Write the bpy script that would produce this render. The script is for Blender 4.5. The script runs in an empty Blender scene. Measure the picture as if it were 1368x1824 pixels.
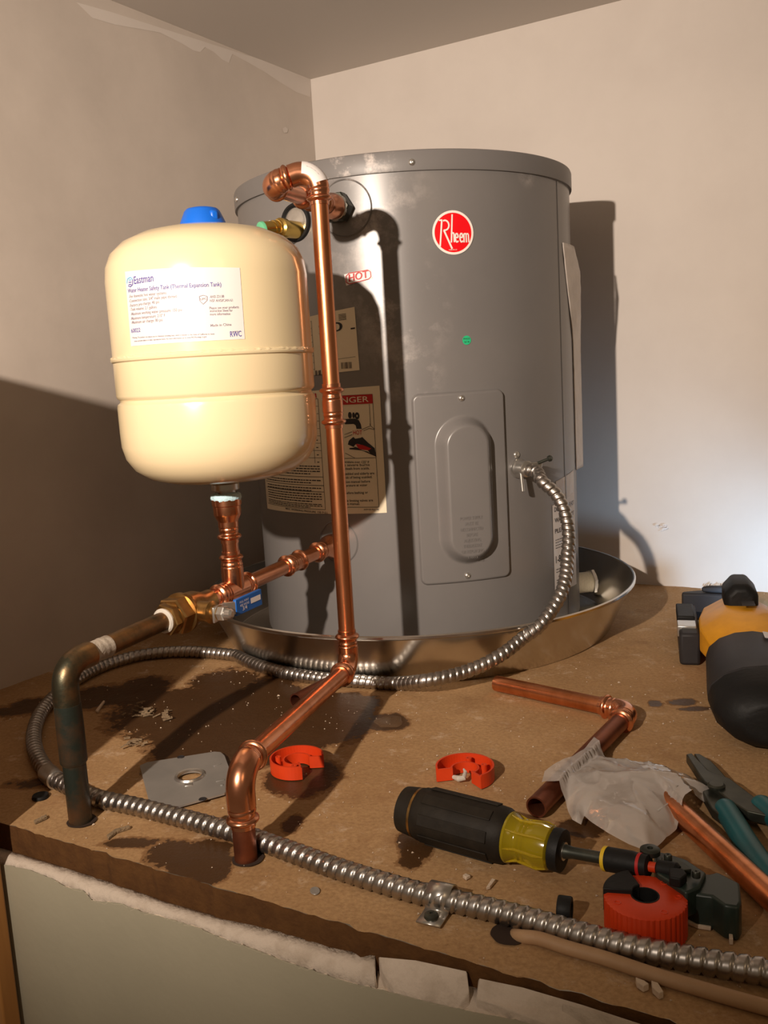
import bpy, bmesh, math, random
from mathutils import Vector, Matrix, noise
random.seed(7)
S = bpy.context.scene
COL = S.collection
PI = math.pi
# ------------------------------------------------------------------ camera
CAM = Vector((0.0, -1.48648, 0.40266))
FW = Vector((-0.0375411, 0.98791064, -0.15041019)); RT = Vector((0.99792291, 0.02917736, -0.05743291)); UP = Vector((0.05235001, 0.15225387, 0.98695402))
FPX = 1632.83
cd = bpy.data.cameras.new('camera'); cam = bpy.data.objects.new('camera', cd); COL.objects.link(cam)
m = Matrix.Identity(4)
for i in range(3):
    m[i][0] = RT[i]; m[i][1] = UP[i]; m[i][2] = -FW[i]; m[i][3] = CAM[i]
cam.matrix_world = m
cd.sensor_fit = 'HORIZONTAL'; cd.sensor_width = 36; cd.lens = 36 * FPX / 1368; cd.clip_start = .02
S.camera = cam
# ------------------------------------------------------------------ world, lamps, exposure
S.view_settings.view_transform = 'Standard'; S.view_settings.look = 'None'
S.view_settings.gamma = 1; S.view_settings.use_curve_mapping = False; S.view_settings.exposure = 0.0
w = bpy.data.worlds.new('world'); S.world = w; w.use_nodes = True
bg = w.node_tree.nodes['Background']; bg.inputs[0].default_value = (1.0, .70, .43, 1); bg.inputs[1].default_value = .11

def lamp(name, kind, loc, tgt, energy, color, size=.05, angle=60, blend=.3):
    l = bpy.data.lights.new(name, kind); l.energy = energy; l.color = color
    if kind == 'AREA': l.size = size
    else: l.shadow_soft_size = size
    if kind == 'SPOT': l.spot_size = math.radians(angle); l.spot_blend = blend
    o = bpy.data.objects.new(name, l); COL.objects.link(o); o.location = loc
    o.rotation_euler = (Vector(tgt) - Vector(loc)).to_track_quat('-Z', 'Y').to_euler()
    return o
LAMP = (-.565, -1.735, .77)
lamp('work_lamp_light', 'SPOT', LAMP, (-.16, -.2, .53), 138, (1.0, .84, .70), .016, 78, 1.0)
lamp('tool_led_light', 'SPOT', (.510, -.180, .040), (.47, .30, .08), 2.5, (.44, .70, 1.0), .006, 125, .9)
lamp('room_fill_light', 'AREA', (.7, -2.4, 1.3), (0, -.4, .1), 1.7, (1.0, .70, .42), .5)  # unseen warm fill, added to lift the ambient level

# ------------------------------------------------------------------ materials
def mat(name, col, rough=.5, metal=0, var=None, var_scale=20, var_amt=.5, bump=0, bump_scale=60, trans=0, alpha=1, coat=0, stretch=None, ramp=(.4, .65), spec=.5):
    m = bpy.data.materials.new(name); m.use_nodes = True; nt = m.node_tree; N = nt.nodes; L = nt.links
    b = N['Principled BSDF']; b.inputs['Base Color'].default_value = (*col, 1); b.inputs['Roughness'].default_value = rough
    b.inputs['Metallic'].default_value = metal; b.inputs['Transmission Weight'].default_value = trans; b.inputs['Alpha'].default_value = alpha
    b.inputs['Coat Weight'].default_value = coat; b.inputs['Specular IOR Level'].default_value = spec
    tc = N.new('ShaderNodeTexCoord'); src = tc.outputs['Object']
    if stretch:
        mp = N.new('ShaderNodeMapping'); mp.inputs['Scale'].default_value = stretch; L.new(src, mp.inputs[0]); src = mp.outputs[0]
    if var:
        n = N.new('ShaderNodeTexNoise'); n.inputs['Scale'].default_value = var_scale; n.inputs['Detail'].default_value = 6; n.inputs['Roughness'].default_value = .6
        L.new(src, n.inputs['Vector'])
        r = N.new('ShaderNodeMapRange'); r.inputs[1].default_value = ramp[0]; r.inputs[2].default_value = ramp[1]; r.inputs[4].default_value = var_amt
        L.new(n.outputs[0], r.inputs[0])
        mx = N.new('ShaderNodeMix'); mx.data_type = 'RGBA'; mx.inputs[6].default_value = (*col, 1); mx.inputs[7].default_value = (*var, 1)
        L.new(r.outputs[0], mx.inputs[0]); L.new(mx.outputs[2], b.inputs['Base Color'])
        mx.name = 'mix'
    if bump:
        n2 = N.new('ShaderNodeTexNoise'); n2.inputs['Scale'].default_value = bump_scale; n2.inputs['Detail'].default_value = 5
        L.new(src, n2.inputs['Vector']); bp = N.new('ShaderNodeBump'); bp.inputs['Strength'].default_value = bump; bp.inputs['Distance'].default_value = .002
        L.new(n2.outputs[0], bp.inputs['Height']); L.new(bp.outputs[0], b.inputs['Normal'])
    return m
M = {}
M['wall'] = mat('painted_drywall', (.66, .60, .545), .62, var=(.60, .54, .49), var_scale=6, var_amt=.6, bump=.12, bump_scale=45)
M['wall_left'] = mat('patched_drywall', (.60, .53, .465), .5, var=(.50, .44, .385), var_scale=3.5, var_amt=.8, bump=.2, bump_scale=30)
M['ceiling'] = mat('ceiling_paint', (.64, .59, .54), .7, bump=.1, bump_scale=50)
M['face'] = mat('greenish_painted_drywall', (.42, .385, .285), .55, var=(.375, .345, .255), var_scale=9, var_amt=.5, bump=.12, bump_scale=120)
M['gypsum'] = mat('broken_gypsum', (.60, .51, .42), .9, var=(.42, .34, .26), var_scale=38, var_amt=.7, bump=.8, bump_scale=160, ramp=(.5, .7))
M['paper'] = mat('torn_paper', (.64, .54, .43), .9, var=(.48, .37, .26), var_scale=60, bump=.5)
M['board_edge'] = mat('board_edge_wood', (.105, .046, .014), .85, var=(.055, .022, .008), var_scale=60, bump=.6, bump_scale=200, spec=.2)
M['orange_wood'] = mat('varnished_wood', (.42, .19, .05), .4, var=(.30, .12, .03), var_scale=10, stretch=(8, 8, .6))
M['heater'] = mat('grey_enamel', (.175, .166, .162), .32, var=(.205, .192, .184), var_scale=5, var_amt=.6, bump=.03, bump_scale=12, spec=.75)
def scuff(m, spots, sc, amt):
    N = m.node_tree.nodes; L = m.node_tree.links; tc = N['Texture Coordinate']; mx = N['mix'] if 'mix' in N else None; last = None
    for (c, r) in spots:
        d = N.new('ShaderNodeVectorMath'); d.operation = 'DISTANCE'; L.new(tc.outputs['Object'], d.inputs[0]); d.inputs[1].default_value = c
        f = N.new('ShaderNodeMapRange'); f.inputs[1].default_value = r; f.inputs[2].default_value = 0; f.inputs[3].default_value = 0; f.inputs[4].default_value = 1; L.new(d.outputs['Value'], f.inputs[0])
        if last is None: last = f.outputs[0]
        else:
            a = N.new('ShaderNodeMath'); a.operation = 'MAXIMUM'; L.new(last, a.inputs[0]); L.new(f.outputs[0], a.inputs[1]); last = a.outputs[0]
    n = N.new('ShaderNodeTexNoise'); n.inputs['Scale'].default_value = sc; n.inputs['Detail'].default_value = 7; n.inputs['Roughness'].default_value = .7; L.new(tc.outputs['Object'], n.inputs['Vector'])
    r = N.new('ShaderNodeMapRange'); r.inputs[1].default_value = .50; r.inputs[2].default_value = .68; L.new(n.outputs[0], r.inputs[0])
    a = N.new('ShaderNodeMath'); a.operation = 'MULTIPLY'; L.new(last, a.inputs[0]); L.new(r.outputs[0], a.inputs[1])
    b = N.new('ShaderNodeMath'); b.operation = 'MULTIPLY'; L.new(a.outputs[0], b.inputs[0]); b.inputs[1].default_value = amt
    x = N.new('ShaderNodeMix'); x.data_type = 'RGBA'; L.new(b.outputs[0], x.inputs[0]); x.inputs[7].default_value = (.62, .56, .52, 1)
    bs = N['Principled BSDF']; L.new(mx.outputs[2], x.inputs[6]); L.new(x.outputs[2], bs.inputs['Base Color'])
scuff(M['heater'], [((-.045, -.251, .60), .10), ((-.02, -.254, .48), .09), ((-.01, -.255, .40), .06), ((.17, -.19, .655), .02)], 22, .7)
M['heater_lid'] = mat('grey_enamel_lid', (.17, .16, .155), .42, var=(.19, .18, .175), var_scale=6)
scuff(M['heater_lid'], [((-.055, -.252, .67), .06)], 40, 1.4)
M['cream'] = mat('cream_enamel', (.78, .645, .405), .24, coat=.4)
M['blue'] = mat('blue_plastic', (.003, .13, .66), .4)
M['blue_lever'] = mat('blue_vinyl', (.008, .10, .38), .35)
M['copper'] = mat('bright_copper', (.82, .37, .21), .24, 1, var=(.60, .235, .12), var_scale=30, var_amt=.7, bump=.05, bump_scale=80)
M['copper_pipe'] = mat('brushed_copper', (.80, .33, .16), .30, 1, var=(.55, .20, .075), var_scale=16, var_amt=.8, bump=.05, bump_scale=90, stretch=(2.5, 2.5, .5))
M['copper_dull'] = mat('dull_brown_copper', (.30, .10, .05), .42, .85, var=(.16, .05, .03), var_scale=30, var_amt=.8)
M['old_copper'] = mat('tarnished_copper', (.34, .17, .065), .40, .9, var=(.075, .07, .045), var_scale=14, var_amt=1, bump=.2, bump_scale=120, ramp=(.38, .58))
M['patina'] = mat('dark_green_patina_copper', (.016, .021, .016), .38, .2, var=(.08, .034, .013), var_scale=22, var_amt=.8, bump=.25, bump_scale=100, ramp=(.48, .68))
M['inside'] = mat('dark_bore', (.012, .006, .004), .8)
M['solder'] = mat('solder_residue', (.46, .40, .33), .6, .3, var=(.14, .09, .05), var_scale=70, ramp=(.42, .58), bump=.6, bump_scale=200)
M['brass'] = mat('brass', (.46, .28, .10), .36, 1, var=(.22, .12, .045), var_scale=35, var_amt=.8)
M['brass_new'] = mat('new_brass', (.80, .56, .16), .22, 1)
M['steel'] = mat('conduit_steel', (.50, .47, .44), .36, 1, var=(.30, .275, .25), var_scale=26, var_amt=.8)
M['zinc'] = mat('zinc_steel', (.66, .64, .60), .3, .9, var=(.45, .43, .40), var_scale=50)
M['dark_steel'] = mat('dark_steel', (.05, .055, .045), .4, .7, var=(.10, .10, .08), var_scale=60)
M['pan'] = mat('drain_pan_aluminium', (.74, .72, .68), .23, 1, var=(.62, .59, .54), var_scale=4, var_amt=.8, bump=.04, bump_scale=10)
M['pvc'] = mat('pvc_plastic', (.78, .72, .58), .5)
M['teflon'] = mat('blue_thread_paste', (.50, .72, .80), .8, bump=.8, bump_scale=250)
M['white_tape'] = mat('white_thread_tape', (.52, .48, .42), .7, bump=.5, bump_scale=200)
M['label'] = mat('label_paper', (.74, .70, .68), .45)
M['label_cream'] = mat('aged_label_paper', (.78, .68, .50), .5)
M['clear_flap'] = mat('wrinkled_clear_label', (.58, .52, .47), .3, var=(.74, .68, .62), var_scale=40, bump=.4, bump_scale=80)
M['ink'] = mat('black_ink', (.02, .018, .02), .6)
M['navy'] = mat('navy_ink', (.075, .06, .32), .6)
M['grey_ink'] = mat('grey_ink', (.25, .21, .26), .6)
M['cyan_ink'] = mat('light_blue_ink', (.10, .38, .62), .6)
M['red_ink'] = mat('red_ink', (.48, .012, .012), .5)
M['red_logo'] = mat('bright_red_ink', (.86, .004, .010), .35)
M['white_ink'] = mat('white_ink', (.90, .84, .78), .4)
M['green'] = mat('green_sticker', (.02, .50, .22), .5)
M['green_cap'] = mat('green_plastic_cap', (.15, .55, .30), .5)
M['black'] = mat('black_rubber', (.010, .010, .010), .55, bump=.15, bump_scale=200, spec=.25)
M['black_grip'] = mat('black_grip_rubber', (.013, .010, .007), .6, var=(.026, .02, .013), var_scale=60, bump=.15, bump_scale=150, spec=.22)
M['charcoal'] = mat('charcoal_plastic', (.026, .024, .026), .55, var=(.036, .034, .033), var_scale=30, spec=.25)
M['yellow_clear'] = mat('translucent_yellow_plastic', (.75, .56, .02), .15, trans=.65)
M['yellow'] = mat('yellow_tool_plastic', (.80, .36, .012), .42, var=(.55, .23, .01), var_scale=25, var_amt=.5)
M['yellow_ring'] = mat('yellow_band', (.75, .50, .02), .5)
M['orange'] = mat('orange_red_plastic', (.66, .050, .008), .42, var=(.52, .038, .006), var_scale=40)
M['green_black'] = mat('dark_green_tool', (.018, .032, .026), .38)
M['teal'] = mat('teal_grip', (.008, .115, .135), .38, var=(.02, .075, .085), var_scale=30)
M['cable'] = mat('tan_cable_jacket', (.46, .29, .16), .6, var=(.34, .20, .10), var_scale=25, bump=.2)
M['chip'] = mat('plaster_chip', (.62, .50, .38), .9, bump=.5, bump_scale=300)
M['wood_chip'] = mat('splintered_wood', (.27, .19, .11), .9, var=(.12, .08, .045), var_scale=150, bump=.8, bump_scale=400)
M['plate'] = mat('galvanised_plate', (.36, .35, .33), .38, .55, var=(.46, .44, .41), var_scale=14, var_amt=.8)
M['water'] = mat('water_film', (.25, .15, .08), .05, alpha=.35)
M['hole'] = mat('hole_shade', (.03, .015, .008), .95)

# bag: translucent film
def bag_mat():
    m = bpy.data.materials.new('milky_plastic_film'); m.use_nodes = True; N = m.node_tree.nodes; L = m.node_tree.links
    N.remove(N['Principled BSDF']); out = N['Material Output']
    d = N.new('ShaderNodeBsdfDiffuse'); d.inputs[0].default_value = (.90, .84, .78, 1)
    t = N.new('ShaderNodeBsdfTranslucent'); t.inputs[0].default_value = (.92, .86, .80, 1)
    g = N.new('ShaderNodeBsdfGlossy'); g.inputs[0].default_value = (1, 1, 1, 1); g.inputs['Roughness'].default_value = .07
    tr = N.new('ShaderNodeBsdfTransparent')
    a = N.new('ShaderNodeMixShader'); a.inputs[0].default_value = .45; L.new(d.outputs[0], a.inputs[1]); L.new(t.outputs[0], a.inputs[2])
    b = N.new('ShaderNodeMixShader'); b.inputs[0].default_value = .34; L.new(a.outputs[0], b.inputs[1]); L.new(tr.outputs[0], b.inputs[2])
    fr = N.new('ShaderNodeFresnel'); fr.inputs[0].default_value = 1.75
    n = N.new('ShaderNodeTexNoise'); n.inputs['Scale'].default_value = 55; n.inputs['Detail'].default_value = 3
    tc = N.new('ShaderNodeTexCoord'); L.new(tc.outputs['Object'], n.inputs['Vector'])
    bp = N.new('ShaderNodeBump'); bp.inputs['Strength'].default_value = .35; bp.inputs['Distance'].default_value = .003; L.new(n.outputs[0], bp.inputs['Height'])
    for q in (d, g, fr): L.new(bp.outputs[0], q.inputs['Normal'])
    c = N.new('ShaderNodeMixShader'); L.new(fr.outputs[0], c.inputs[0]); L.new(b.outputs[0], c.inputs[1]); L.new(g.outputs[0], c.inputs[2])
    L.new(c.outputs[0], out.inputs[0]); return m
M['bag'] = bag_mat()

# particle board with wet stains: stain strength comes from a painted attribute on the board
def board_mat():
    m = bpy.data.materials.new('particle_board'); m.use_nodes = True; N = m.node_tree.nodes; L = m.node_tree.links
    b = N['Principled BSDF']; tc = N.new('ShaderNodeTexCoord'); O = tc.outputs['Object']; b.inputs['Specular IOR Level'].default_value = .22
    def nz(sc, de=6, ro=.6):
        n = N.new('ShaderNodeTexNoise'); n.inputs['Scale'].default_value = sc; n.inputs['Detail'].default_value = de; n.inputs['Roughness'].default_value = ro
        L.new(O, n.inputs['Vector']); return n.outputs[0]
    def mr(s, a, c, lo=0, hi=1):
        r = N.new('ShaderNodeMapRange'); r.inputs[1].default_value = a; r.inputs[2].default_value = c; r.inputs[3].default_value = lo; r.inputs[4].default_value = hi
        L.new(s, r.inputs[0]); return r.outputs[0]
    def mix(f, c1, c2):
        x = N.new('ShaderNodeMix'); x.data_type = 'RGBA'; L.new(f, x.inputs[0])
        for k, c in ((6, c1), (7, c2)):
            if isinstance(c, tuple): x.inputs[k].default_value = (*c, 1)
            else: L.new(c, x.inputs[k])
        return x.outputs[2]
    c = mix(mr(nz(4), .3, .7), (.365, .215, .095), (.50, .32, .16))
    c = mix(mr(nz(260, 3), .35, .7, 0, .45), c, (.20, .10, .045))
    c = mix(mr(nz(26, 8, .75), .56, .68, 0, .7), c, (.62, .47, .33))
    c = mix(mr(nz(9, 9, .75), .55, .70, 0, .7), c, (.26, .135, .06))
    at = N.new('ShaderNodeAttribute'); at.attribute_name = 'stain'
    ad = N.new('ShaderNodeMath'); ad.operation = 'ADD'; L.new(at.outputs['Fac'], ad.inputs[0]); nn = N.new('ShaderNodeMath'); nn.operation = 'ADD'; L.new(mr(nz(34, 8, .65), .3, .7, -.24, .24), nn.inputs[0]); L.new(mr(nz(120, 6, .7), .3, .7, -.16, .16), nn.inputs[1]); L.new(nn.outputs[0], ad.inputs[1])
    dp = mr(ad.outputs[0], .26, .34)
    c = mix(N_mul(N, L, dp, .75), c, (.21, .105, .042))
    st = mr(ad.outputs[0], .46, .54)
    c = mix(N_mul(N, L, st, .9), c, (.050, .022, .008))
    L.new(c, b.inputs['Base Color'])
    L.new(mr(st, 0, 1, .80, .36), b.inputs['Roughness'])
    bp = N.new('ShaderNodeBump'); bp.inputs['Strength'].default_value = .35; bp.inputs['Distance'].default_value = .0015; L.new(nz(190, 5), bp.inputs['Height']); L.new(bp.outputs[0], b.inputs['Normal'])
    return m
def N_mul(N, L, s, k):
    x = N.new('ShaderNodeMath'); x.operation = 'MULTIPLY'; L.new(s, x.inputs[0]); x.inputs[1].default_value = k; return x.outputs[0]
M['board'] = board_mat()

# ------------------------------------------------------------------ helpers
def ray(px, py): return FW * FPX + RT * (px - 684) - UP * (py - 912)
def flr(px, py, z=0.0):
    d = ray(px, py); return CAM + d * ((z - CAM.z) / d.z)
def onp(px, py, n, dist):
    n = Vector(n); d = ray(px, py); return CAM + d * ((dist - n.dot(CAM)) / n.dot(d))
def ony(px, py, y): return onp(px, py, (0, 1, 0), y)
def cyl(px, py, R=.255, cx=0, cy=0):
    d = ray(px, py); o = CAM - Vector((cx, cy, 0)); a = d.x**2 + d.y**2; b = o.x * d.x + o.y * d.y; c = o.x**2 + o.y**2 - R * R
    D = max(b * b - a * c, 0); p = o + d * ((-b - math.sqrt(D)) / a)
    return math.atan2(p.y, p.x), p.z

def add(name, verts, faces, ma, parent=None, smooth=False, loc=None):
    me = bpy.data.meshes.new(name); me.from_pydata([tuple(v) for v in verts], [], faces); me.update()
    if isinstance(ma, str): ma = M[ma]
    me.materials.append(ma)
    if smooth:
        me.polygons.foreach_set('use_smooth', [True] * len(me.polygons))
        if smooth != 'all':
            try: me.set_sharp_from_angle(angle=math.radians(38))
            except Exception: pass
    o = bpy.data.objects.new(name, me); COL.objects.link(o)
    if parent: o.parent = parent
    return o
def thing(name, label, cat, group=None, loc=(0, 0, 0)):
    o = bpy.data.objects.new(name, None); o.empty_display_size = .02; COL.objects.link(o); o.location = loc
    return tag(o, label, cat, group)
def tag(o, label, cat, group=None):
    o['label'] = label; o['category'] = cat
    if group: o['group'] = group
    return o
class G:
    """geometry accumulator"""
    def __init__(s): s.v = []; s.f = []
    def put(s, v, f):
        n = len(s.v); s.v += [Vector(q) for q in v]; s.f += [tuple(i + n for i in q) for q in f]; return s
    def box(s, c, sz, rz=0, mat=None):
        x, y, z = [k / 2 for k in sz]; vs = [Vector((a * x, b * y, d * z)) for d in (-1, 1) for b in (-1, 1) for a in (-1, 1)]
        R = mat or Matrix.Rotation(rz, 3, 'Z'); vs = [R @ q + Vector(c) for q in vs]
        return s.put(vs, [(0, 2, 3, 1), (4, 5, 7, 6), (0, 1, 5, 4), (2, 6, 7, 3), (0, 4, 6, 2), (1, 3, 7, 5)])
    def prism(s, poly, z0, z1):
        n = len(poly); a = sum(poly[i][0] * poly[(i + 1) % n][1] - poly[(i + 1) % n][0] * poly[i][1] for i in range(n))
        if a < 0: poly = poly[::-1]
        return s.put([(p[0], p[1], z0) for p in poly] + [(p[0], p[1], z1) for p in poly],
                     [tuple(range(n))[::-1], tuple(range(n, 2 * n))] + [(i, (i + 1) % n, n + (i + 1) % n, n + i) for i in range(n)])
    def tube(s, path, rad, seg=24, cap=True, flat=None):
        path = [Vector(p) for p in path]; n = len(path)
        T = [(path[min(i + 1, n - 1)] - path[max(i - 1, 0)]).normalized() for i in range(n)]
        u = T[0].orthogonal().normalized(); rings = []
        for i in range(n):
            u = (u - T[i] * u.dot(T[i])).normalized(); v = T[i].cross(u); r = rad[i] if hasattr(rad, '__len__') else rad
            rings.append([path[i] + (u * math.cos(2 * PI * k / seg) + v * math.sin(2 * PI * k / seg)) * r for k in range(seg)])
        vs = [p for R in rings for p in R]; fs = [(i * seg + k, i * seg + (k + 1) % seg, (i + 1) * seg + (k + 1) % seg, (i + 1) * seg + k) for i in range(n - 1) for k in range(seg)]
        if cap: fs += [tuple(range(seg))[::-1], tuple(range((n - 1) * seg, n * seg))]
        return s.put(vs, fs)
    def lathe(s, prof, seg=64, c=(0, 0, 0), axis=None, cap=True):
        """prof: list of (r, h) ; axis: direction"""
        ax = Vector(axis).normalized() if axis else Vector((0, 0, 1)); u = ax.orthogonal().normalized() if axis else Vector((1, 0, 0)); v = ax.cross(u); c = Vector(c)
        vs = [c + ax * h + (u * math.cos(2 * PI * k / seg) + v * math.sin(2 * PI * k / seg)) * r for r, h in prof for k in range(seg)]
        n = len(prof); fs = [(i * seg + k, i * seg + (k + 1) % seg, (i + 1) * seg + (k + 1) % seg, (i + 1) * seg + k) for i in range(n - 1) for k in range(seg)]
        if cap: fs += [tuple(range(seg))[::-1], tuple(range((n - 1) * seg, n * seg))]
        return s.put(vs, fs)
    def build(s, name, ma, parent=None, smooth=False, bevel=0):
        o = add(name, s.v, s.f, ma, parent, smooth)
        if bevel:
            md = o.modifiers.new('bevel', 'BEVEL'); md.width = bevel; md.segments = 2; md.limit_method = 'ANGLE'; md.angle_limit = math.radians(35)
            o.data.polygons.foreach_set('use_smooth', [True] * len(o.data.polygons)); o.data.set_sharp_from_angle(angle=math.radians(50))
        return o
def fillet(pts, R, n=12):
    pts = [Vector(p) for p in pts]; out = [pts[0]]
    for i in range(1, len(pts) - 1):
        a, b, c = pts[i - 1:i + 2]; d1 = (a - b).normalized(); d2 = (c - b).normalized(); ang = d1.angle(d2)
        t = R / math.tan(ang / 2); p = b + d1 * t; q = b + d2 * t; cen = b + (d1 + d2).normalized() * (R / math.sin(ang / 2))
        e1 = p - cen; e2 = q - cen; th = e1.angle(e2)
        for k in range(n + 1):
            f = k / n; out.append(cen + (e1 * math.sin((1 - f) * th) + e2 * math.sin(f * th)) / math.sin(th))
    out.append(pts[-1]); return out
def resample(pts, step):
    out = [pts[0].copy()]; acc = 0
    for a, b in zip(pts[:-1], pts[1:]):
        L = (b - a).length; d = step - acc
        while d <= L: out.append(a.lerp(b, d / L)); d += step
        acc = L - (d - step)
    out.append(pts[-1]); return out
def spline(P, n=16):
    P = [Vector(p) for p in P]; P = [P[0] * 2 - P[1]] + P + [P[-1] * 2 - P[-2]]; out = []
    for i in range(1, len(P) - 2):
        a, b, c, d = P[i - 1:i + 3]
        for k in range(n):
            t = k / n; out.append(.5 * ((2 * b) + (c - a) * t + (2 * a - 5 * b + 4 * c - d) * t * t + (3 * b - a - 3 * c + d) * t**3))
    out.append(P[-2]); return out

PR = .0096
def pipe(name, pts, ma, parent, r=PR, bore=False):
    g = G()
    if bore:
        p = [Vector(q) for q in pts]; d = (p[-1] - p[-2]).normalized(); g.tube(p, r, 32, False)
        n = len(g.v); seg = 32
        e = p[-1]; u = None
        ring = g.v[-seg:]; inner = [e + (q - e) * .84 for q in ring]; deep = [q - d * .03 for q in inner]
        g.v += inner + deep; g.f += [(n - seg + k, n - seg + (k + 1) % seg, n + (k + 1) % seg, n + k) for k in range(seg)]
        g.f += [(n + k, n + (k + 1) % seg, n + seg + (k + 1) % seg, n + seg + k) for k in range(seg)] + [tuple(range(n + seg, n + 2 * seg))]
    else: g.tube(pts, r, 32)
    return g.build(name, ma, parent, True)
def fitting(name, pts, parent, ma='copper', R=.0118, r=PR, ends=(1, 1), cr=.0):
    """pressed copper fitting along a path: collar, bead, crimp and body"""
    p = resample([Vector(q) for q in pts], .0008); n = len(p); tot = .0008 * (n - 1); rad = []
    for i in range(n):
        s = i * .0008; k = R
        for d, e in ((s, ends[0]), (tot - s, ends[1])):
            if not e: continue
            if d < .0045: k = r + .0010
            elif d < .0105: k = r + .0012 + .0034 * math.sin(PI * (d - .0045) / .006)**.6
            elif d < .018: k = min(k, R - .0006 + .0004 * math.sin(d * 900))
            elif d < .0215: k = min(k, R - .0006 + .0014 * math.sin(PI * (d - .018) / .0035))
        rad.append(k)
    return G().tube(p, rad, 32).build(name, ma, parent, True)
def hexnut(name, c, axis, r, h, ma, parent, ph=0):
    ax = Vector(axis).normalized(); u = ax.orthogonal().normalized(); v = ax.cross(u); c = Vector(c); g = G(); vs = []
    for hh, k in ((0, .93), (h * .12, 1), (h * .88, 1), (h, .93)):
        for i in range(6):
            a = i * PI / 3 + ph; vs.append(c + ax * hh + (u * math.cos(a) + v * math.sin(a)) * r * k)
    fs = [(j * 6 + i, j * 6 + (i + 1) % 6, (j + 1) * 6 + (i + 1) % 6, (j + 1) * 6 + i) for j in range(3) for i in range(6)] + [tuple(range(6))[::-1], tuple(range(18, 24))]
    return g.put(vs, fs).build(name, ma, parent)

# --- printed things on cylinders (heater R about origin; expansion tank about its own axis)
class Cyl:
    def __init__(s, cx, cy, R): s.cx = cx; s.cy = cy; s.R = R
    def at(s, th, z, off=0): return Vector((s.cx + (s.R + off) * math.cos(th), s.cy + (s.R + off) * math.sin(th), z))
    def px(s, x, y): return cyl(x, y, s.R, s.cx, s.cy)
    def quadgrid(s, name, corners, ma, parent, off=.0006, n=24, m=6, shape=None):
        """corners TL,TR,BR,BL as (theta,z)"""
        g = G(); TL, TR, BR, BL = corners; vs = []
        for j in range(m + 1):
            for i in range(n + 1):
                u, v = i / n, j / m; a = [(TL[k] * (1 - u) + TR[k] * u) * (1 - v) + (BL[k] * (1 - u) + BR[k] * u) * v for k in (0, 1)]
                vs.append(s.at(a[0], a[1], off))
        fs = [(j * (n + 1) + i, (j + 1) * (n + 1) + i, (j + 1) * (n + 1) + i + 1, j * (n + 1) + i + 1) for j in range(m) for i in range(n)]
        return g.put(vs, fs).build(name, ma, parent, 'all')
    def poly(s, g, pts, off=.0010):
        """flat polygon given in (theta,z), fan from centre is avoided: triangulated ngon"""
        vs = [s.at(a, b, off) for a, b in pts]
        bm = bmesh.new(); f = bm.faces.new([bm.verts.new(q) for q in vs]); bmesh.ops.triangulate(bm, faces=[f]); bm.verts.index_update()
        g.put([q.co for q in bm.verts], [tuple(q.index for q in t.verts) for t in bm.faces]); bm.free()
    def ppoly(s, g, pix, off=.0010): s.poly(g, [s.px(*q) for q in pix], off)
    def line(s, g, a, b, w=.0006, off=.0010, n=8):
        """thin printed line from a to b in (theta,z)"""
        dx = (b[0] - a[0]) * s.R; dz = b[1] - a[1]; L = math.hypot(dx, dz); nx, nz = -dz / L * w / 2, dx / L * w / 2
        vs = []
        for i in range(n + 1):
            t = i / n; th = a[0] + (b[0] - a[0]) * t; z = a[1] + (b[1] - a[1]) * t
            vs += [s.at(th + nx / s.R, z + nz, off), s.at(th - nx / s.R, z - nz, off)]
        g.put(vs, [(2 * i, 2 * i + 1, 2 * i + 3, 2 * i + 2) for i in range(n)])
    def text(s, g, txt, a, b, h=None, off=.0010):
        """text whose baseline runs from a to b (theta,z); height h or natural"""
        vs, fs, x0, x1, hh = glyphs(txt); L = math.hypot((b[0] - a[0]) * s.R, b[1] - a[1]); k = L / (x1 - x0); kz = (h / .70) if h else k
        out = []
        for x, y in vs:
            t = (x - x0) * k / L; out.append(s.at(a[0] + (b[0] - a[0]) * t, a[1] + (b[1] - a[1]) * t + y * kz, off))
        g.put(out, fs)
    def ptext(s, g, txt, pa, pb, h=None, off=.0010): s.text(g, txt, s.px(*pa), s.px(*pb), h, off)
    def ring(s, g, th, z, r0, r1, off=.0010, n=48, sx=1):
        vs = []
        for k in range(n):
            a = 2 * PI * k / n
            for r in (r0, r1): vs.append(s.at(th + r * sx * math.cos(a) / s.R, z + r * math.sin(a), off))
        g.put(vs, [(2 * k, 2 * k + 1, 2 * ((k + 1) % n) + 1, 2 * ((k + 1) % n)) for k in range(n)])
_gc = {}
def glyphs(txt):
    if txt not in _gc:
        c = bpy.data.curves.new('t', 'FONT'); c.body = txt; c.size = 1; c.resolution_u = 3; c.offset = .006; o = bpy.data.objects.new('t', c)
        me = bpy.data.meshes.new_from_object(o); vs = [(v.co.x, v.co.y) for v in me.vertices]; fs = [tuple(p.vertices) for p in me.polygons]
        xs = [q[0] for q in vs]; _gc[txt] = (vs, fs, min(xs), max(xs), max(q[1] for q in vs)); bpy.data.objects.remove(o); bpy.data.curves.remove(c); bpy.data.meshes.remove(me)
    return _gc[txt]
def flat_text(g, txt, o, ux, uy, width):
    vs, fs, x0, x1, hh = glyphs(txt); k = width / (x1 - x0); g.put([Vector(o) + Vector(ux) * (x - x0) * k + Vector(uy) * y * k for x, y in vs], fs)

# ------------------------------------------------------------------ the room
BX = Vector((.8816826, -.47184298, 0)); BN = Vector((.47184298, .8816826, 0)); DB = .306; DF = -.793
LX = Vector((.86359915, -.50417905, 0)); LN = Vector((.50417905, .86359915, 0)); DL = .3669; ZC = .9851
def AB(a, b, z=0): v = BX * a + BN * b; v.z = z; return v
K = Vector((-.1764, .4413, 0))
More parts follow.
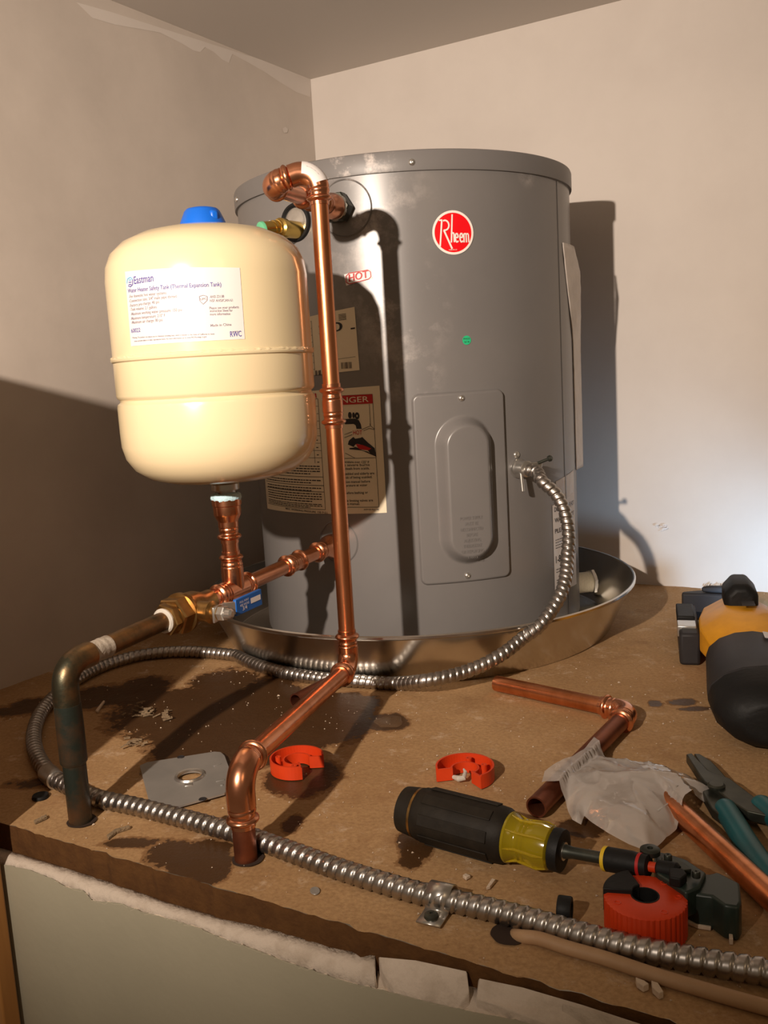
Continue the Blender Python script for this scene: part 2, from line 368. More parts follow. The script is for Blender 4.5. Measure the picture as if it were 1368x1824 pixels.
# exact corner of left and back wall
det = BN.x * (-LX.y) - BN.y * (-LX.x)
K = Vector(((DB * (-LX.y) - BN.y * DL) / det, (BN.x * DL - (-LX.x) * DB) / det, 0))
def struct(o): o['kind'] = 'structure'; return o
def slab(name, p, q, z0, z1, out, ma, th=.012, n=1):
    p = Vector(p); q = Vector(q); o = Vector(out) * th; g = G()
    vs = [p, q, q + o, p + o]; g.prism([(v.x, v.y) for v in vs], z0, z1); return struct(g.build(name, ma))
# the left wall starts at the front plane of the alcove
aL = -.93
pl = K - LN * 1.20
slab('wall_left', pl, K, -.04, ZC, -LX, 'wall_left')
slab('wall_back', K - LX * .012, K + BX * 1.35, -.04, ZC, BN, 'wall')
g = G(); c = [pl - LX * .012 + Vector((0, 0, 0)), K - LX * .012 + BN * .012, K + BX * 1.35 + BN * .012, K + BX * 1.35 - BN * 1.25]
g.prism([(v.x, v.y) for v in c], ZC, ZC + .012); struct(g.build('ceiling', 'ceiling'))
# faint skim patch ridges on the left wall near the ceiling and a few dents
def lw(px, py, off=.0): return onp(px, py, (-LX.x, -LX.y, 0), DL - off)
def bw(px, py, off=.0): return onp(px, py, (BN.x, BN.y, 0), DB - off)
def blob(name, pts, ma, zoff, thick=.0012, wall=lw):
    n = len(pts); a = [wall(x, y, 0.0) for x, y in pts]; b = [wall(x, y, thick) for x, y in pts]
    g = G().put(a + b, [tuple(range(n, 2 * n)), tuple(range(n))[::-1]] + [(i, (i + 1) % n, n + (i + 1) % n, n + i) for i in range(n)])
    return g
random.seed(3)
top = [(150 + i * 13.5, 55 + i * 2.9 + random.uniform(-13, 13)) for i in range(20)]
pts = [(136, 4), (165, 32), (205, 44), (240, 50), (285, 58), (325, 78), (345, 90), (357, 93), (365, 84), (380, 92), (396, 106), (408, 112), (414, 96), (440, 110), (470, 127), (500, 147), (528, 164), (553, 173), (553, 137), (480, 111), (400, 86), (300, 54), (200, 22)]
t = tag(blob('skim_patch', pts, 'wall', 0, .0004).build('skim_patch', 'wall'), 'thin smeared skim coat patch on left wall under the ceiling', 'wall patch')
t = tag(blob('wall_dent', [(503, 229), (508, 226), (513, 230), (512, 236), (506, 237)], 'wall', 0, .0012).build('filler_dab', 'wall'), 'small round filler dab on left wall near the corner', 'filler')

# shelf board : fine grid with painted stain attribute
stains = []   # (x,y,rx,ry,strength) in world metres, given by where they lie on the board
def st(px, py, rx, ry, k=1.0):
    p = flr(px, py); a = flr(px + rx, py); b = flr(px, py + ry); stains.append((p.x, p.y, (a - p).length, (b - p).length, k))
for q in [(350, 1265, 130, 45, 1), (450, 1270, 120, 55, 1), (560, 1285, 90, 45, 1), (610, 1255, 60, 22, .9), (430, 1330, 80, 42, .95), (330, 1320, 60, 35, .8), (400, 1215, 60, 25, .8), (480, 1225, 45, 22, .8), (540, 1385, 60, 32, .9),
          (690, 1286, 34, 15, 1), (350, 1530, 62, 34, .95), (300, 1515, 40, 22, .7), (375, 1555, 30, 22, .9), (740, 1500, 30, 36, .95), (735, 1530, 22, 20, .8), (520, 1470, 16, 14, .85), (525, 1460, 12, 12, .7), (400, 1460, 10, 8, .9),
          (1035, 1475, 48, 18, .75), (1215, 1250, 26, 6, .8), (1165, 1252, 12, 6, .8), (1240, 1262, 30, 4, .8), (50, 1260, 50, 16, .7), (60, 1395, 60, 10, .55), (180, 1240, 60, 20, .75), (250, 1230, 50, 25, .8), (860, 1830, 40, 20, .3), (660, 1760, 60, 10, .5), (240, 1500, 60, 10, .6)]: st(*q)
na, nb = 420, 250; A0, A1 = -.98, 1.1; vs = []; att = []
edge = []
for j in range(nb + 1):
    for i in range(na + 1):
        a = A0 + (A1 - A0) * i / na; b = DF + (DB + .004 - DF) * (j / nb)
        if j == 0: b += .0035 * noise.noise((a * 60, 0, 1)) + .0015 * noise.noise((a * 220, 3, 1))
        z = .0007 * noise.noise((a * 30, b * 30, 0)) + .0003 * noise.noise((a * 160, b * 160, 0)) - .0004
        p = AB(a, b, z); vs.append(p)
        s = 0
        for sx, sy, rx, ry, k in stains:
            d = ((p.x - sx) / rx)**2 + ((p.y - sy) / ry)**2
            if d < 2.2: s = max(s, k * (1.18 - .58 * d))
        att.append(max(s, 0))
fs = [(j * (na + 1) + i, j * (na + 1) + i + 1, (j + 1) * (na + 1) + i + 1, (j + 1) * (na + 1) + i) for j in range(nb) for i in range(na)]
o = struct(add('floor', vs, fs, 'board', smooth='all'))
at = o.data.attributes.new('stain', 'FLOAT', 'POINT'); at.data.foreach_set('value', att)
# front edge of the board : rough dark side, runs a little unevenly
g = G(); n = 300; vsx = []
for i in range(n + 1):
    a = A0 + (A1 - A0) * i / n; e = .0035 * noise.noise((a * 60, 0, 1)) + .0015 * noise.noise((a * 220, 3, 1))
    dep = .024
    vsx += [AB(a, DF + e, -.0006), AB(a, DF + e - .0006 + .001 * noise.noise((a * 90, 5, 0)), -.012), AB(a, DF + e * .5, -dep - .02)]
g.put(vsx, [(3 * i + k, 3 * i + k + 1, 3 * i + 3 + k + 1, 3 * i + 3 + k) for i in range(n) for k in (0, 1)])
struct(g.build('trim_1', 'board_edge'))
def fpl(px, py, dn=0.0): return onp(px, py, (BN.x, BN.y, 0), DF - dn)   # on a plane parallel to the front face

# gypsum strip: upper line pixels and lower (ragged) line pixels on the front
def interp(tab, x):
    for (x0, y0), (x1, y1) in zip(tab[:-1], tab[1:]):
        if x0 <= x <= x1: return y0 + (y1 - y0) * (x - x0) / (x1 - x0)
    return tab[0][1] if x < tab[0][0] else tab[-1][1]
up_t = [(-60, 1492), (0, 1510), (100, 1540), (200, 1573), (300, 1607), (400, 1636), (500, 1660), (600, 1690), (670, 1703), (800, 1722), (900, 1745), (1000, 1772), (1100, 1802), (1200, 1836), (1400, 1900)]
lo_t = [(-60, 1518), (0, 1538), (50, 1548), (95, 1565), (118, 1580), (150, 1585), (165, 1604), (215, 1608), (250, 1622), (310, 1638), (350, 1650), (400, 1672), (450, 1688), (500, 1708), (560, 1728), (620, 1748), (690, 1764), (760, 1782), (840, 1800), (920, 1815), (1000, 1836), (1200, 1890), (1400, 1950)]
TH = .014
def strip(name, x0, x1, up, lo, ma, parent=None, dz=0, step=6, jag=2.0, thick=TH):
    xs = []; x = x0
    while x < x1: xs.append(x); x += step
    xs.append(x1); g = G(); vs = []
    for x in xs:
        yu = interp(up, x); yl = interp(lo, x) + jag * noise.noise((x * .08, 1, 0)) + jag * .7 * noise.noise((x * .35, 2, 0))
        a = fpl(x, yu, .0004); b = fpl(x, yl, thick)
        top_b = b.copy(); 
        m1 = a.lerp(b, .5) + Vector((0, 0, .0016 + .0014 * noise.noise((x * .05, 7, 0))))
        vs += [a, m1, b, b + Vector((0, 0, -.004)) + BN * .004, a + Vector((0, 0, -.03))]
    n = len(xs); fs = [(5 * i + k, 5 * i + (k + 1) % 5, 5 * i + 5 + (k + 1) % 5, 5 * i + 5 + k) for i in range(n - 1) for k in range(5)]
    fs += [(0, 1, 2, 3, 4)[::-1], tuple(5 * (n - 1) + k for k in range(5))]
    g.put(vs, fs); return g.build(name, ma, parent, 'all')
gs = thing('drywall_edge', 'broken white gypsum edge of the drywall along the shelf front', 'drywall edge')
strip('gypsum_core', -60, 668, up_t, lo_t, 'gypsum', gs, jag=4.0)
# broken chunks on the right
def chunk(pix, dz, thick, parent, name='gypsum_chunk', ma='gypsum', depth=.03):
    n = len(pix); a = [fpl(x, y, TH * (.15 + .85 * f)) + Vector((0, 0, dz)) for x, y, f in pix]; b = [q + Vector((0, 0, -depth)) for q in a]
    c = sum(a, Vector()) / n + Vector((0, 0, thick)); g = G().put(a + b + [c], [(i, (i + 1) % n, 2 * n) for i in range(n)] + [(n + i, n + (i + 1) % n, (i + 1) % n, i) for i in range(n)] + [tuple(range(n, 2 * n))])
    o = g.build(name, ma, parent, bevel=.0008); return o
chunk([(674, 1706, 0), (740, 1712, 0), (832, 1732, 0), (836, 1768, .6), (815, 1800, 1), (772, 1788, 1), (700, 1762, 1), (682, 1735, .6)], .001, .001, gs)
chunk([(852, 1742, 0), (930, 1758, 0), (1040, 1790, 0), (1150, 1826, 0), (1200, 1880, .8), (1050, 1850, 1), (940, 1812, 1), (885, 1790, .8), (848, 1778, .6)], .0, .001, gs)
chunk([(1000, 1782, .4), (1240, 1850, .4), (1380, 1900, .4), (1380, 1960, 1), (1100, 1880, 1)], -.002, .001, gs)
strip('gypsum_ledge', 672, 1400, [(x, y + 26) for x, y in up_t], [(x, y + 16) for x, y in lo_t], 'gypsum', gs, thick=.0145)
# torn face paper curls below the strip
def curl(pix, parent, w=.0016):
    g = G(); vs = []
    for x, y in pix:
        p = fpl(x, y, TH + .001); vs += [p, p - BN * (w * (.5 + random.random())) + Vector((0, 0, .0015 * random.random())), p - Vector((0, 0, .006))]
    g.put(vs, [(3 * i, 3 * i + 1, 3 * i + 4, 3 * i + 3) for i in range(len(pix) - 1)] + [(3 * i, 3 * i + 3, 3 * i + 5, 3 * i + 2) for i in range(len(pix) - 1)])
    g.build('torn_paper', 'paper', parent, 'all')
strip('torn_paper', 92, 1400, [(x, y - 4) for x, y in lo_t], [(x, y + 3) for x, y in lo_t], 'paper', gs, jag=6.5, step=5, thick=TH + .0007)
# painted face of the low wall under the shelf, with ragged top
g = G(); vs = []; xs = list(range(-420, 1500, 8))
for x in xs:
    yl = interp(lo_t, x) if x > -60 else 1518 + (x + 60) * .38
    p = fpl(x, yl - 3 + 2.0 * noise.noise((x * .08, 1, 0)), TH); vs += [p + Vector((0, 0, -.0015)) - BN * .0006, Vector((p.x, p.y, -.75)), Vector((p.x, p.y, -.75)) + BN * .01]
g.put(vs, [(3 * i, 3 * i + 1, 3 * i + 4, 3 * i + 3) for i in range(len(xs) - 1)]); struct(g.build('wall_front', 'face', smooth='all'))
# orange varnished casing at the far left of the front
e = Vector((-.4130, -.7205, 0)); g = G(); p2 = e - BX * .34
g.prism([(v.x, v.y) for v in (p2, e, e + BN * .018 + BX * .0, p2 + BN * .018)], -.75, .515)
tag(g.build('wooden_casing', 'orange_wood', bevel=.002), 'orange varnished wooden casing at the bottom left corner of the low wall', 'wood trim')

# ------------------------------------------------------------------ drain pan
PC = Vector((-.0066, -.0383, 0)); PR_ = .3377; PZ = .0729
t = thing('drain_pan', 'round shiny aluminium drain pan under the grey water heater', 'drain pan', loc=PC)
prof = [(.0, .0012), (.20, .0012), (.2985, .0012), (.3010, .0030), (.318, .038), (.3350, PZ - .002), (.3358, PZ + .0018), (.3377, PZ + .0026), (.3396, PZ + .0012), (.3398, PZ - .0018), (.3380, PZ - .0035), (.3358, PZ - .0030), (.3190, .036), (.3030, .002), (.3010, 0), (0, 0)]
G().lathe(prof, 160, cap=False).build('pan_shell', 'pan', t, True)
# pvc drain fitting through the rear right wall of the pan
a = math.radians(14); dr = Vector((math.cos(a), math.sin(a), 0)); c0 = dr * .270 + Vector((0, 0, .034))
pr = []
for k in range(26): pr.append((.0165 + (.0009 if k % 2 else 0), k * .0011))
pr = [(.0130, .0), (.0130, -.001)] + [(.0165, -.001)] + pr + [(.019, .029), (.019, .034)]
G().lathe([(.0130, .03)] + pr, 40, c0, dr, cap=True).build('drain_fitting', 'pvc', t, True)
hexnut('lock_nut', c0 + dr * .028, dr, .022, .006, 'zinc', t)

# ------------------------------------------------------------------ water heater
H = Cyl(0, 0, .255)
t = thing('water_heater', 'squat grey water heater with red round badge standing in the drain pan', 'water heater', loc=(0, 0, 0)); heater = t
G().lathe([(.05, .0035), (.2500, .0035), (.2500, .010), (.2545, .012), (.2550, .014), (.2550, .15), (.2550, .30), (.2550, .45), (.2550, .655), (.2550, .6590), (.10, .66)], 192).build('jacket', 'heater', t, True)
G().lathe([(.2556, .6560), (.2584, .6560), (.2588, .6575), (.2588, .6785), (.2578, .6812), (.2555, .6822), (.245, .6815), (.15, .683), (.02, .683)], 192).build('top_cap', 'heater_lid', t, True)
def screw(th, z, parent, r=.0038, off=0, name='screw', ma='zinc'):
    p = H.at(th, z, off); d = Vector((math.cos(th), math.sin(th), 0))
    G().lathe([(r * 1.15, -.001), (r * 1.15, .0006), (r, .0016), (r * .6, .0026), (r * .32, .0028), (r * .30, .0014), (.0001, .0012)], 20, p, d).build(name, ma, parent, True)
screw(math.radians(-86.7), .666, t, off=.0036, name='cap_screw')
for a_ in (20, 95, 200): screw(math.radians(a_), .666, t, off=.0036, name='cap_screw')
# circular recess seams round the fittings
def seam(thd, z, r, parent, w=.0011, nm='seam_ring'):
    th = math.radians(thd); g = G(); n = 72; vs = []
    for k in range(n):
        a = 2 * PI * k / n
        for rr, of in ((r - w, .0004), (r - w * .3, .0016), (r + w, .0004)):
            vs.append(H.at(th + rr * math.cos(a) / .255, z + rr * math.sin(a), of))
    g.put(vs, [(3 * k + q, 3 * k + q + 1, 3 * ((k + 1) % n) + q + 1, 3 * ((k + 1) % n) + q) for k in range(n) for q in (0, 1)]); g.build(nm, 'heater_lid', parent, True)
hot_th, hot_z = cyl(606, 372); cold_th, cold_z = cyl(598, 968)
seam(math.degrees(hot_th) + 1.5, hot_z + .0, .036, t); seam(math.degrees(cold_th) + 1.0, cold_z + .002, .030, t)
# relief valve port: dark grommet ring + foil
vth, vz = cyl(527, 396); g = G(); d = Vector((math.cos(vth), math.sin(vth), 0))
G().lathe([(.0190, -.004), (.0190, .001), (.0215, .0035), (.0245, .0030), (.0260, .0)], 48, H.at(vth, vz), d, cap=False).build('port_grommet', 'black', t, True)
G().lathe([(.0195, .0006), (.015, .0022), (.010, .0014), (.004, .0030), (.0005, .0026)], 36, H.at(vth, vz), d, cap=True).build('port_foil', 'zinc', t, True)
# access panel
g = G(); L0, zz0 = math.radians(-90.6), .1095; L1, zz1 = math.radians(-61.0), .3725; nn, mm = 110, 190; W = (L1 - L0) * .255; Hh = zz1 - zz0
def rr(x, y, hx, hy, r): 
    qx, qy = abs(x) - hx + r, abs(y) - hy + r; return math.hypot(max(qx, 0), max(qy, 0)) + min(max(qx, qy), 0) - r
def ss(x, a, b): 
    k = min(max((x - a) / (b - a), 0), 1); return k * k * (3 - 2 * k)
vs = []
for j in range(mm + 1):
    for i in range(nn + 1):
        x = (i / nn - .5) * W; y = (j / mm - .5) * Hh; d1 = -rr(x, y, W / 2, Hh / 2, .011)
        h = .0062 * ss(d1, -.0005, .0038) - .0014
        d2 = -rr(x - .002, y + .003, .0395, .102, .0395); h += .0185 * ss(d2, .0, .0150) 
        vs.append(H.at(L0 + (L1 - L0) * i / nn, zz0 + Hh * j / mm, h))
g.put(vs, [(j * (nn + 1) + i, j * (nn + 1) + i + 1, (j + 1) * (nn + 1) + i + 1, (j + 1) * (nn + 1) + i) for j in range(mm) for i in range(nn)])
panel = g.build('access_panel', 'heater', t, 'all')
for px in ((820, 709), (831, 1024)): a_, b_ = cyl(*px); screw(a_, b_, panel, off=.0048, name='panel_screw')
em = G(); mid = (L0 + L1) / 2 + .002 / .255
for k, s_ in enumerate(['POWER SUPPLY', 'MUST BE', 'DISCONNECTED', 'BEFORE', 'ADJUSTING', 'THERMOSTAT', 'OR REPLACING', 'PARTS']):
    wd = .0024 * len(s_); z = .201 - k * .0076; H.text(em, s_, (mid - wd / 2 / .255, z), (mid + wd / 2 / .255, z), .0044, .0239)
em.build('embossed_text', 'heater', panel)
# badge
bth, bz = cyl(807, 414.5); bd = thing_badge = None
g = G(); H.ring(g, bth, bz, .0005, .0262, .0008); badge = g.build('brand_badge', 'red_logo', t, 'all')
g = G(); H.ring(g, bth, bz, .0250, .0280, .0012)
def bst(pts, w):    # strokes in badge units (u right, v up, millimetres)
    for a, b in zip(pts[:-1], pts[1:]): H.line(g, (bth + a[0] * .001 / .255, bz + a[1] * .001), (bth + b[0] * .001 / .255, bz + b[1] * .001), w * .001, .0013, 2)
arc = [(-13, 15)] + [(-11 + 5.5 * math.cos(a), 9.5 + 6.3 * math.sin(a)) for a in [PI * .5 - k * PI / 8 for k in range(9)]] + [(-13, 3.2)]
bst([(-18.5, -17), (-16.5, 0), (-14.8, 15.5)], 2.1); bst([(-18.5, 15.8), (-14, 16.2)], 1.8); bst(arc, 2.1); bst([(-12.5, 3.2), (-2.5, -20.5)], 2.4)
bst([(-.6, 23), (-3.2, -12.5)], 2.0); bst([(-3, -2), (-1.2, -.2), (.8, -1.2), (.9, -12.2)], 2.2)
for ex in (4.3, 10.6):
    bst([(ex - 1.8, -6.5), (ex + 2.0, -6.2), (ex + 1.6, -2.3), (ex + .2, -1.0), (ex - 1.4, -2.6), (ex - 2.0, -7), (ex - 1.2, -11.3), (ex + .3, -12.4), (ex + 2.1, -10.6)], 1.95)
bst([(14.4, -1.5), (14.2, -12.8)], 1.9); bst([(14.4, -3), (16, -1.2), (17.4, -2.6), (17.5, -12.8)], 1.8); bst([(17.6, -3), (19.2, -1.4), (20.6, -2.8), (20.8, -12.8)], 1.8)
H.text(g, 'RHEEM MFG CO', (bth - 7 * .001 / .255, bz - .0224), (bth + 4 * .001 / .255, bz - .0224), .0014, .0013)
g.build('badge_lettering', 'white_ink', badge)
# HOT sticker
c = [H.px(*q) for q in ((613, 489), (660, 478), (664, 496), (617, 509))]
hs = H.quadgrid('hot_sticker', c, 'label', t, .0006, 10, 3)
g = G(); q = [H.px(*p_) for p_ in ((617, 492), (622, 487), (655, 481), (660, 484), (661, 493), (657, 497), (623, 506), (617, 503), (617, 492))]
for a_, b_ in zip(q[:-1], q[1:]): H.line(g, a_, b_, .0011, .0011, 3)
[H.ptext(g, 'HOT', (622 + dx_, 502), (656 + dx_, 494), .0095, .0011 + dx_ * .0001) for dx_ in (0, .45, .9)]; g.build('sticker_lettering', 'red_ink', hs)
# green dot
a_, b_ = cyl(831, 606); g = G(); H.ring(g, a_, b_, .0002, .0060, .0007); gd = g.build('green_dot_sticker', 'green', t, 'all'); g = G(); H.text(g, 'PASS', (a_ - .017, b_ + .001), (a_ + .017, b_ + .001), .002); H.text(g, 'QC 06', (a_ - .014, b_ - .003), (a_ + .014, b_ - .003), .0018); g.build('dot_lettering', 'ink', gd)
# upper rating label behind the pipe
tr_ = (math.radians(-106.0), .4905); br_ = (math.radians(-105.6), .4075); rl = H.quadgrid('rating_label', [(math.radians(-133), .478), tr_, br_, (math.radians(-133), .402)], 'label_cream', t, .0006)
g = G()
for k in range(8): H.line(g, (math.radians(-132), .474 - k * .0092), (math.radians(-121), .4765 - k * .0092), .0005)
H.line(g, (math.radians(-121), .4775), (math.radians(-121), .411), .0005); H.line(g, (math.radians(-125), .4775), (math.radians(-125), .411), .0005)
for k in range(26):
    if random.random() < .75: H.line(g, (math.radians(-121.5 + k * .33), .4105), (math.radians(-121.5 + k * .33), .4035), .0004 + .0006 * random.random(), n=1)
for k in range(8): H.line(g, (math.radians(-111.3 + k * .45), .4190), (math.radians(-111.3 + k * .45), .4105), .0005 + .0008 * random.random(), n=1)
H.line(g, (math.radians(-107.6), .4625), (math.radians(-106.2), .4630), .0020, n=1); H.line(g, (math.radians(-118), .422), (math.radians(-106.6), .4255), .0004)
H.text(g, '20', (math.radians(-118.5), .459), (math.radians(-110.2), .461), .012)
for k in range(5):
    H.line(g, (math.radians(-111.3), .482 - k * .0018), (math.radians(-108.8), .4825 - k * .0018), .0007)
for k, (a0_, a1_) in enumerate([(-116, -108), (-116, -109), (-116, -108.5)]): dash = a0_
g.build('label_print', 'ink', rl)
# large warning label
TL, TR, BR, BL = (math.radians(-153.6), .380), (math.radians(-99.7), .3855), (math.radians(-99.7), .2135), (math.radians(-153.6), .2085)
wl = H.quadgrid('warning_label', [TL, TR, BR, BL], 'label_cream', t, .0006, 40, 6)
g = G()
def zt(px, py): return (440 + px / 4.886, 640 + py / 4.886)
def zl(*p_): return [H.px(*zt(*q)) for q in p_]
def fr(a_, z_): return (math.radians(a_), z_)
def box4(a0, z0, a1, z1, w=.0006):
    for p_, q_ in (((a0, z0), (a1, z0)), ((a1, z0), (a1, z1)), ((a1, z1), (a0, z1)), ((a0, z1), (a0, z0))): H.line(g, fr(*p_), fr(*q_), w, n=10)
rB = H.px(*zt(1150, 1285)); rT = H.px(*zt(1100, 303)); XR = math.degrees(rB[0]); XL = -118.2
box4(XL, rT[1], XR, rB[1])
zmid = H.px(*zt(1125, 855))[1]; H.line(g, fr(XL, zmid), fr(XR, zmid), .0006)
H.ppoly(g, [zt(*q) for q in ((850, 520), (940, 515), (975, 530), (992, 565), (1000, 605), (955, 605), (948, 575), (930, 562), (855, 565))])
for q, rx_, ry_ in (((898, 487), .0034, .0056), ((930, 487), .0024, .005), ((960, 492), .0042, .006)):
    a_, b_ = H.px(*zt(*q)); H.ring(g, a_, b_, .0001 if rx_ != .0042 else .0015, ry_ * .8, .0011, 20, rx_ / ry_)
hand = [(1128, 848), (1050, 802), (1000, 792), (895, 782), (893, 772), (955, 765), (880, 741), (883, 731), (950, 745), (889, 709), (897, 700), (960, 735), (919, 682), (929, 675), (975, 725), (1010, 728), (1035, 735), (994, 682), (1004, 675), (1052, 722), (1112, 772)]
H.ppoly(g, [zt(*q) for q in hand], .0011)
for a_, b_ in (((1066, 388), (1076, 578)), ((1076, 578), (1110, 606)), ((1076, 578), (1000, 612)), ((1066, 600), (1108, 612)), ((850, 655), (918, 630)), ((850, 682), (918, 655)), ((858, 815), (940, 858)), ((1015, 622), (1066, 600)), ((1070, 560), (1076, 578))): H.line(g, *zl(a_, b_), .0006, n=3)
rows = [('Water temperature over 125\u00b0 F', 730, 1065, 893, 905), ('can cause severe burns', 730, 1068, 925, 927), ('instantly or death from scalds.', 730, 1068, 958, 957), ('Children, disabled and elderly are', 735, 1110, 1003, 1000), ('at highest risk of being scalded.', 735, 1092, 1035, 1032), ('See instruction manual before', 738, 1073, 1075, 1070), ('setting temperature at water', 738, 1050, 1105, 1102), ('heater.', 738, 830, 1135, 1135), ('Feel water before bathing or', 742, 1055, 1170, 1167), ('showering.', 742, 870, 1200, 1200), ('Temperature limiting valves are', 745, 1098, 1235, 1235), ('available, see manual.', 745, 985, 1262, 1266)]
for s_, x0, x1, y0, y1 in rows: H.ptext(g, s_, zt(x0, y0 + 4), zt(x1, y1), .0034)
H.ptext(g, 'AA9100 Rev. 00', zt(1018, 1313), zt(1150, 1313), .0021)
H.text(g, 'MAX. WORKING PRESSURE 150 P.S.I.', fr(-139, .2135), fr(-119.6, .2118), .0028)
# left half: table and rows of small print (too small to read in the photograph: broken rules)
def dashes(a0, a1, z, h):
    a_ = a0
    while a_ < a1:
        l_ = random.uniform(.6, 1.9); H.line(g, fr(a_, z), fr(min(a_ + l_, a1), z), h, n=1); a_ += l_ + .28
box4(-152, .372, -120.5, .2175, .0006)
H.line(g, fr(-123.3, .372), fr(-123.3, .283), .0005)
for k in range(9): H.line(g, fr(-152, .372 - k * .0102), fr(-120.5, .372 - k * .0102), .0005); a_ = 1; H.line(g, fr(-122.4, .366 - k * .0102), fr(-121.6, .366 - k * .0102), .0012, n=1)
for z0, rows_ in ((.2785, 4), (.2585, 2), (.2475, 2), (.2392, 4)):
    for k in range(rows_): dashes(-151, -121.6 - (4 if k == rows_ - 1 else 0), z0 - k * .0036, .0014)
for z_ in (.2635, .2515, .2425): H.line(g, fr(-152, z_), fr(-120.5, z_), .0007, n=12)
for k in range(3): dashes(-151, -121.6 - 5 * (k == 2), .2245 - k * .0024, .0011)
g.build('label_print', 'ink', wl)
g = G(); q0 = fr(XL, rT[1]); q1 = fr(XR, rT[1]); zh = H.px(*zt(1100, 383))[1]
H.line(g, fr(XL, (rT[1] + zh) / 2), fr(XR, (rT[1] + zh) / 2), rT[1] - zh, .0012, 12)
g.build('danger_band', 'red_ink', wl); g = G()
H.line(g, fr(-150, .3765), fr(-121, .3765), .006, .0012, 12)
g.build('heading_band', 'red_ink', wl); g = G()
H.ppoly(g, [zt(*q) for q in ((950, 735), (1010, 745), (1085, 775), (1060, 792), (985, 782), (965, 765))], .0014)
g.build('hand_shading', 'red_ink', wl); g = G()
H.ptext(g, 'HOT', zt(928, 655), zt(1005, 655), .006, .0014)
g.build('hot_lettering', 'red_ink', wl)
g = G(); hz = zh + (rT[1] - zh) * .2; H.text(g, 'DANGER', fr(XL + 1.2, hz), fr(XR - 1.2, hz), (rT[1] - zh) * .62, .0016); g.build('danger_lettering', 'label_cream', wl)
# phone label lower right
c = [(math.radians(-40.6), .198), (math.radians(-21), .206), (math.radians(-21), .062), (math.radians(-40.6), .070)]
pl_ = H.quadgrid('phone_label', c, 'label', t, .0006); g = G()
for s_, z_, h_, a1 in (('DO YOU HAVE HOT', .188, .0066, -22.5), ('WATER? IF NOT', .172, .0066, -22.5), ('PLEASE CALL', .156, .0066, -24), ('1-800-432-8373', .112, .0105, -21.6)): H.text(g, s_, fr(-39.6, z_), fr(a1, z_), h_)
for z_ in (.146, .142, .138, .134, .102, .098, .086, .082): dashes(-39.5, -25, z_, .0009)
g.build('label_print', 'ink', pl_)
c = [(math.radians(-38), .232), (math.radians(-21), .240), (math.radians(-21), .205), (math.radians(-38), .1985)]
H.quadgrid('clear_tape', c, 'clear_flap', t, .0005)
# loose document sleeve hanging on the right side
g = G(); vs = []; nz_ = 46
for j in range(nz_ + 1):
    f = j / nz_; z = .572 - f * .335
    w0 = math.radians(-27.5 + 11.5 * min(f * 2.4, 1)**1.3); w1 = w0 + math.radians(13 - 3 * f)
    for i in range(15):
        u = i / 14; th = w0 + (w1 - w0) * u; cr = .0014 * noise.noise((u * 7, z * 50, 2)) * (1 - f)
        vs.append(H.at(th, z, .0015 + (.012 - .002 * f) * u**1.2 * min(f * 6 + .35, 1) + abs(cr)))
g.put(vs, [(j * 15 + i, (j + 1) * 15 + i, (j + 1) * 15 + i + 1, j * 15 + i + 1) for j in range(nz_) for i in range(14)])
o = g.build('document_sleeve', 'clear_flap', t, 'all'); md = o.modifiers.new('s', 'SOLIDIFY'); md.thickness = .0008
# vertical jacket seam strip
H.quadgrid('jacket_seam', [(math.radians(-31.0), .655), (math.radians(-30.2), .655), (math.radians(-30.2), .016), (math.radians(-31.0), .016)], 'heater', t, .0009, 2, 20)
# energy label bit, white triangle behind the relief valve
g = G(); H.ppoly(g, [(449, 404), (482, 392), (484, 410), (470, 418), (452, 414)], .0006); tl = g.build('corner_label', 'label', t)
g = G(); H.ptext(g, 'TEMP', (462, 404), (481, 399), .003); g.build('label_print', 'ink', tl)
# temperature and pressure relief valve
vd = Vector((math.cos(vth), math.sin(vth), 0)); rv = thing('relief_valve', 'brass relief valve with green capped outlet behind the cream tank', 'relief valve', loc=(0, 0, 0))
base = H.at(vth + .012, vz - .011, .001)
G().lathe([(.0115, 0), (.0115, .026), (.013, .027), (.013, .036), (.010, .038), (.010, .042)], 32, base, vd).build('valve_body', 'brass_new', rv, True)
e1 = base + vd * .030; tgt = ony(464, 411, e1.y - .020); dv = (tgt - e1)
Ld = dv.length; G().lathe([(.0105, 0), (.0105, Ld * .3), (.0117, Ld * .32), (.0117, Ld * .42), (.0100, Ld * .44), (.0100, Ld * .5), (.0112, Ld * .52), (.0112, Ld * .92)], 32, e1, dv).build('outlet', 'brass_new', rv, True)
G().lathe([(.0115, Ld * .88), (.0117, Ld * .92), (.0110, Ld * 1.0), (.007, Ld * 1.03)], 32, e1, dv).build('outlet_cap', 'green_cap', rv, True)

# electric connector at the side of the jacket
eth, ez = cyl(922, 834); ed = Vector((math.cos(eth), math.sin(eth), 0)); et = Vector((-math.sin(eth), math.cos(eth), 0)); eb = H.at(eth, ez)
t2 = thing('conduit_connector', 'zinc clamp connector joining steel conduit to the grey heater', 'connector')
G().lathe([(.0135, 0), (.0140, .002), (.0125, .006), (.0112, .008), (.0112, .020), (.0095, .021)], 32, eb, ed).build('connector_body', 'zinc', t2, True)
zv = Vector((0, 0, 1))
G().box(eb + ed * .014 + et * .020 + zv * .003, (.007, .020, .008), eth).build('clamp_ear', 'zinc', t2, bevel=.001)
G().lathe([(.0022, 0), (.0022, .022), (.0042, .022), (.0045, .025), (.003, .027)], 16, eb + ed * .014 + et * .022 + zv * .004 - ed * .002, (ed * .5 + et * .2 + zv * .2)).build('clamp_screw', 'dark_steel', t2, True)
